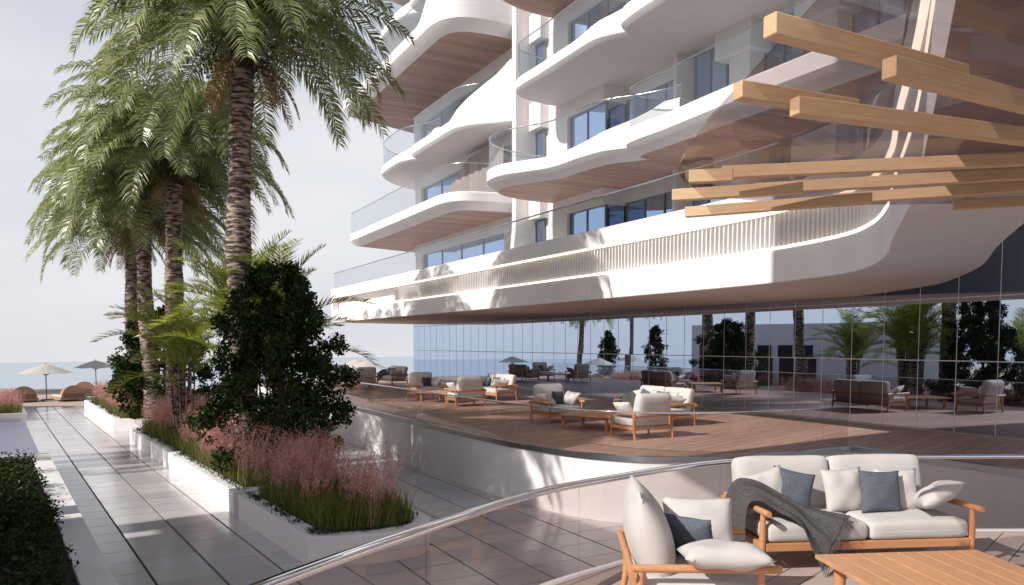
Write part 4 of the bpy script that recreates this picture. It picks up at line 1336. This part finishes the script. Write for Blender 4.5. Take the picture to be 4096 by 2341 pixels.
# ---------------------------------------------------------------- palms
def frond_geo(az, e0, L, droop, rg, nl=62, lmax=.62, w=.036, hang=.62, vee=.28, twist=0.):
    m = 16
    pts = []; p = np.zeros(3)
    hd = np.array([math.cos(az), math.sin(az), 0])
    tans = []
    for i in range(m + 1):
        f = i / m
        e = e0 - droop * f ** 1.25
        t = hd * math.cos(e) + np.array([0, 0, math.sin(e)])
        pts.append(p.copy()); tans.append(t); p = p + t * L / m
    pts = np.array(pts); tans = np.array(tans)
    V = []; T = []
    # rachis as a thin three-sided strip
    side = np.array([-math.sin(az), math.cos(az), 0])
    for i in range(m + 1):
        r_ = .030 * (1 - .85 * i / m)
        V += [tuple(pts[i] + side * r_), tuple(pts[i] - side * r_), tuple(pts[i] + np.cross(side, tans[i]) * -r_)]
    for i in range(m):
        a = i * 3
        for j in range(3):
            b = a + (j + 1) % 3; c = a + j
            T += [(c, b, b + 3), (c, b + 3, c + 3)]
    off = len(V)
    for sg in (-1, 1):
        for k in range(nl):
            f = .10 + .90 * (k + rg.uniform(0, .6)) / nl
            x = f * m; i = min(m - 1, int(x)); pp = pts[i] + (pts[i + 1] - pts[i]) * (x - i); t = tans[i]
            up = np.cross(t, side); up = up if up[2] > 0 or abs(e0) > 1.4 else -up
            l_ = lmax * (math.sin(math.pi * min(.97, .16 + .80 * f)) ** .55) * rg.uniform(.85, 1.1)
            d_ = side * sg * rg.uniform(.68, .9) + t * rg.uniform(.55, .8) + up * (vee + rg.uniform(-.12, .12))
            d_ /= np.linalg.norm(d_)
            d2 = d_ * (1 - hang) + np.array([0, 0, -1]) * hang * rg.uniform(.6, 1.2); d2 /= np.linalg.norm(d2)
            mid = pp + d_ * l_ * .45; tip = mid + (d_ * .45 + d2 * .75) * l_ * .55
            wv = t * w / 2 * rg.uniform(.8, 1.15) + up * rg.uniform(-.008, .008)
            V += [tuple(pp - wv * .5), tuple(pp + wv * .5), tuple(mid + wv), tuple(mid - wv), tuple(tip)]
            T += [(off, off + 1, off + 2), (off, off + 2, off + 3), (off + 3, off + 2, off + 4)]; off += 5
    return np.array(V), np.array(T)

def crown_geo(seed, n=84, L=4.5, lmax=.92):
    rg = np.random.default_rng(seed)
    Vs = []; Ts = []; off = 0
    for k in range(n):
        q = k / (n - 1)
        az = k * 2.39996 + rg.uniform(-.2, .2)
        e0 = R(84 - 84 * q ** 1.1 + rg.uniform(-7, 7))
        end = R(-84 + rg.uniform(-8, 14) + (30 if q < .2 else 0))
        dr = e0 - end
        if rg.uniform() > .92: dr *= .72                      # a few fronds reach out farther
        V, T = frond_geo(az, e0, L * rg.uniform(.86, 1.06), dr, rg, nl=66, lmax=lmax, w=.058, hang=.72)
        V = V + np.array([math.cos(az) * .16, math.sin(az) * .16, .35 - .5 * q])
        Vs.append(V); Ts.append(T + off); off += len(V)
    return np.concatenate(Vs), np.concatenate(Ts)

def trunk_mesh(H, seed, r0=.30, r1=.25, bend=.18):
    rg = np.random.default_rng(seed)
    rings = []; n = 18; m = int(H / .05)
    for i in range(m + 1):
        f = i / m; z = H * f
        cx = bend * math.sin(f * 3.0 + seed); cy = bend * .6 * math.sin(f * 2.2 + 1 + seed) - bend * .6 * math.sin(1 + seed); cx -= bend * math.sin(seed)
        ringph = ((z + .03 * math.sin(z * 7)) / .15) % 1.0
        r_ = r0 + (r1 - r0) * f + .09 * math.exp(-f * 16) + .034 * (1 - ringph) + .018 * math.sin(z * 1.9 + seed)
        ring = []
        for k in range(n):
            a = 2 * math.pi * k / n
            rr = r_ * (1 + .035 * math.sin(5 * a + z * 3 + seed) + rg.normal(0, .014))
            ring.append((cx + math.cos(a) * rr, cy + math.sin(a) * rr, z))
        rings.append(ring)
    mb = MB(); mb.loft(rings, True, True)
    return mb, rings[-1]

def make_palm(H, seed, crown_src=None):
    root = empty('palm_tree')
    mb, top = trunk_mesh(H, seed); mb.build('trunk', 'bark', root, True, 80)
    tc = np.mean(np.array(top), 0)
    if crown_src is None:
        V, T = crown_geo(seed); o = fast_mesh('crown', V, T, 'palm_leaf', root)
    else:
        o = bpy.data.objects.new('crown', crown_src); COL.objects.link(o); o.parent = root
    o.location = tuple(tc + np.array([0, 0, .15]))
    if 'd' in crowns:
        dd = bpy.data.objects.new('dead_fronds', crowns['d']); COL.objects.link(dd); dd.parent = root
    else:
        rg = np.random.default_rng(5); Vs = []; Ts = []; off = 0
        for k in range(6):
            V, T = frond_geo(k * 2.4 + rg.uniform(-.3, .3), R(-38 + rg.uniform(-10, 10)), rg.uniform(1.6, 2.6), R(46), rg, nl=40, lmax=.5, w=.04, hang=.85)
            Vs.append(V); Ts.append(T + off); off += len(V)
        dd = fast_mesh('dead_fronds', np.concatenate(Vs), np.concatenate(Ts), 'dead_leaf', root); crowns['d'] = dd.data
    dd.location = tuple(tc + np.array([0, 0, -.25]))
    # leaf-base boss and fruit
    b = MB(); rg = np.random.default_rng(seed + 50)
    b.tube([tc + np.array([0, 0, -.75]), tc + np.array([0, 0, -.3]), tc + np.array([0, 0, .25]), tc + np.array([0, 0, .6])], [.27, .34, .36, .15], 14)
    for k in range(70):
        a = rg.uniform(0, 6.28); z = rg.uniform(-.9, .2); d_ = np.array([math.cos(a), math.sin(a), 0])
        p = tc + d_ * .28 + np.array([0, 0, z]); b.tube([p, p + d_ * .10 + np.array([0, 0, .16])], [.03, .012], 4)
    b.build('leaf_bases', 'bark_dark', root)
    for a in (R(200), R(330)):
        f = MB(); c = tc + np.array([math.cos(a) * .75, math.sin(a) * .75, -.55])
        f.tube([tc + np.array([0, 0, .1]), tc + np.array([math.cos(a) * .5, math.sin(a) * .5, .1]), c], .015, 4)
        for k in range(130):
            p = c + rg.normal(0, 1, 3) * np.array([.20, .20, .26]); r_ = .028
            v = [p + np.array(e) * r_ for e in ((1, 0, 0), (-1, 0, 0), (0, 1, 0), (0, -1, 0), (0, 0, 1.3), (0, 0, -1.3))]
            f.add(v, [(0, 2, 4), (2, 1, 4), (1, 3, 4), (3, 0, 4), (2, 0, 5), (1, 2, 5), (3, 1, 5), (0, 3, 5)])
        tag(f.build('fruit_cluster', 'fruit', root, fix=False), kind='stuff')
    return root, o.data

crowns = {}
palms = [(Wk(8.0, 3.47), zB, 10.7, 'nearest palm with thick trunk rising behind the dark shrub', 0),
         (Wk(16.8, 3.47), zB, 9.5, 'second palm from the right, its pale trunk rising from the pink grass', 1),
         (Wk(21.0, 3.42), WALK_Z, 8.9, 'third palm from the right, behind the second trunk', 0),
         (Wk(25.3, 3.45), zA, 8.2, 'fourth palm from the right with thin trunk, lowest of the row', 1),
         (Wk(14.0, -8.2), WALK_Z, 9.8, 'palm outside the left edge, mirrored in the glass facade', 1),
         ((-43.6, 57.4), -1.335, 7.6, 'far palm outside the left edge, mirrored leftmost in the glass facade', 0),
         ((-41.9, 50.6), -1.335, 8.2, 'far palm outside the left edge, mirrored second from the left in the glass', 1),
         (Wk(4.2, -5.6), zL, 10.3, 'tall palm outside the upper left corner, throwing shade on the deck wall', 1)]
for i, (xy, z, H, lb, v) in enumerate(palms):
    r_, cm = make_palm(H, 60 + i, crowns.get(v))
    crowns[v] = cm
    r_.location = (*xy, z); r_.rotation_euler = (0, 0, i * 1.3)
    tag(r_, lb, 'palm tree', 'palms along the garden walk')

def areca(loc, seed, label, n=26, L=2.6, z_up=1.0):
    rg = np.random.default_rng(seed)
    root = empty('areca_palm', loc, 0, label, 'palm')
    Vs = []; Ts = []; off = 0
    st = MB()
    for k in range(n):
        q = k / n
        az = k * 2.39996 + rg.uniform(-.3, .3)
        V, T = frond_geo(az, R(82 - 52 * q + rg.uniform(-8, 8)), L * rg.uniform(.8, 1.1), R(48 + 34 * q + rg.uniform(-8, 10)), rg, nl=46, lmax=.60, w=.034, hang=.25, vee=.35)
        b = np.array([rg.normal(0, .22), rg.normal(0, .22), z_up * rg.uniform(.7, 1.25)])
        Vs.append(V + b); Ts.append(T + off); off += len(V)
        st.tube([(b[0] * .6, b[1] * .6, 0), tuple(b)], [.035, .02], 6)
    fast_mesh('crown', np.concatenate(Vs), np.concatenate(Ts), 'areca_leaf', root)
    st.build('stems', 'bark', root)
    return root
areca((*Wk(9.8, 3.95), zB), 71, 'yellow green areca palm behind the nearest palm trunk', 42, 2.8, 3.3)
areca((*Wk(8.7, 4.55), zB), 74, 'areca palm with thin dark fronds right of the nearest palm trunk', 32, 2.6, 3.1)
areca((*Wk(13.6, 3.0), zB), 72, 'green areca palm with drooping fronds left of the dark shrub', 30, 2.7, 2.5)
areca((*Wk(12.0, -8.0), WALK_Z), 73, 'areca palm outside the left edge, mirrored at the right end of the glass', 26, 2.6, 3.0)
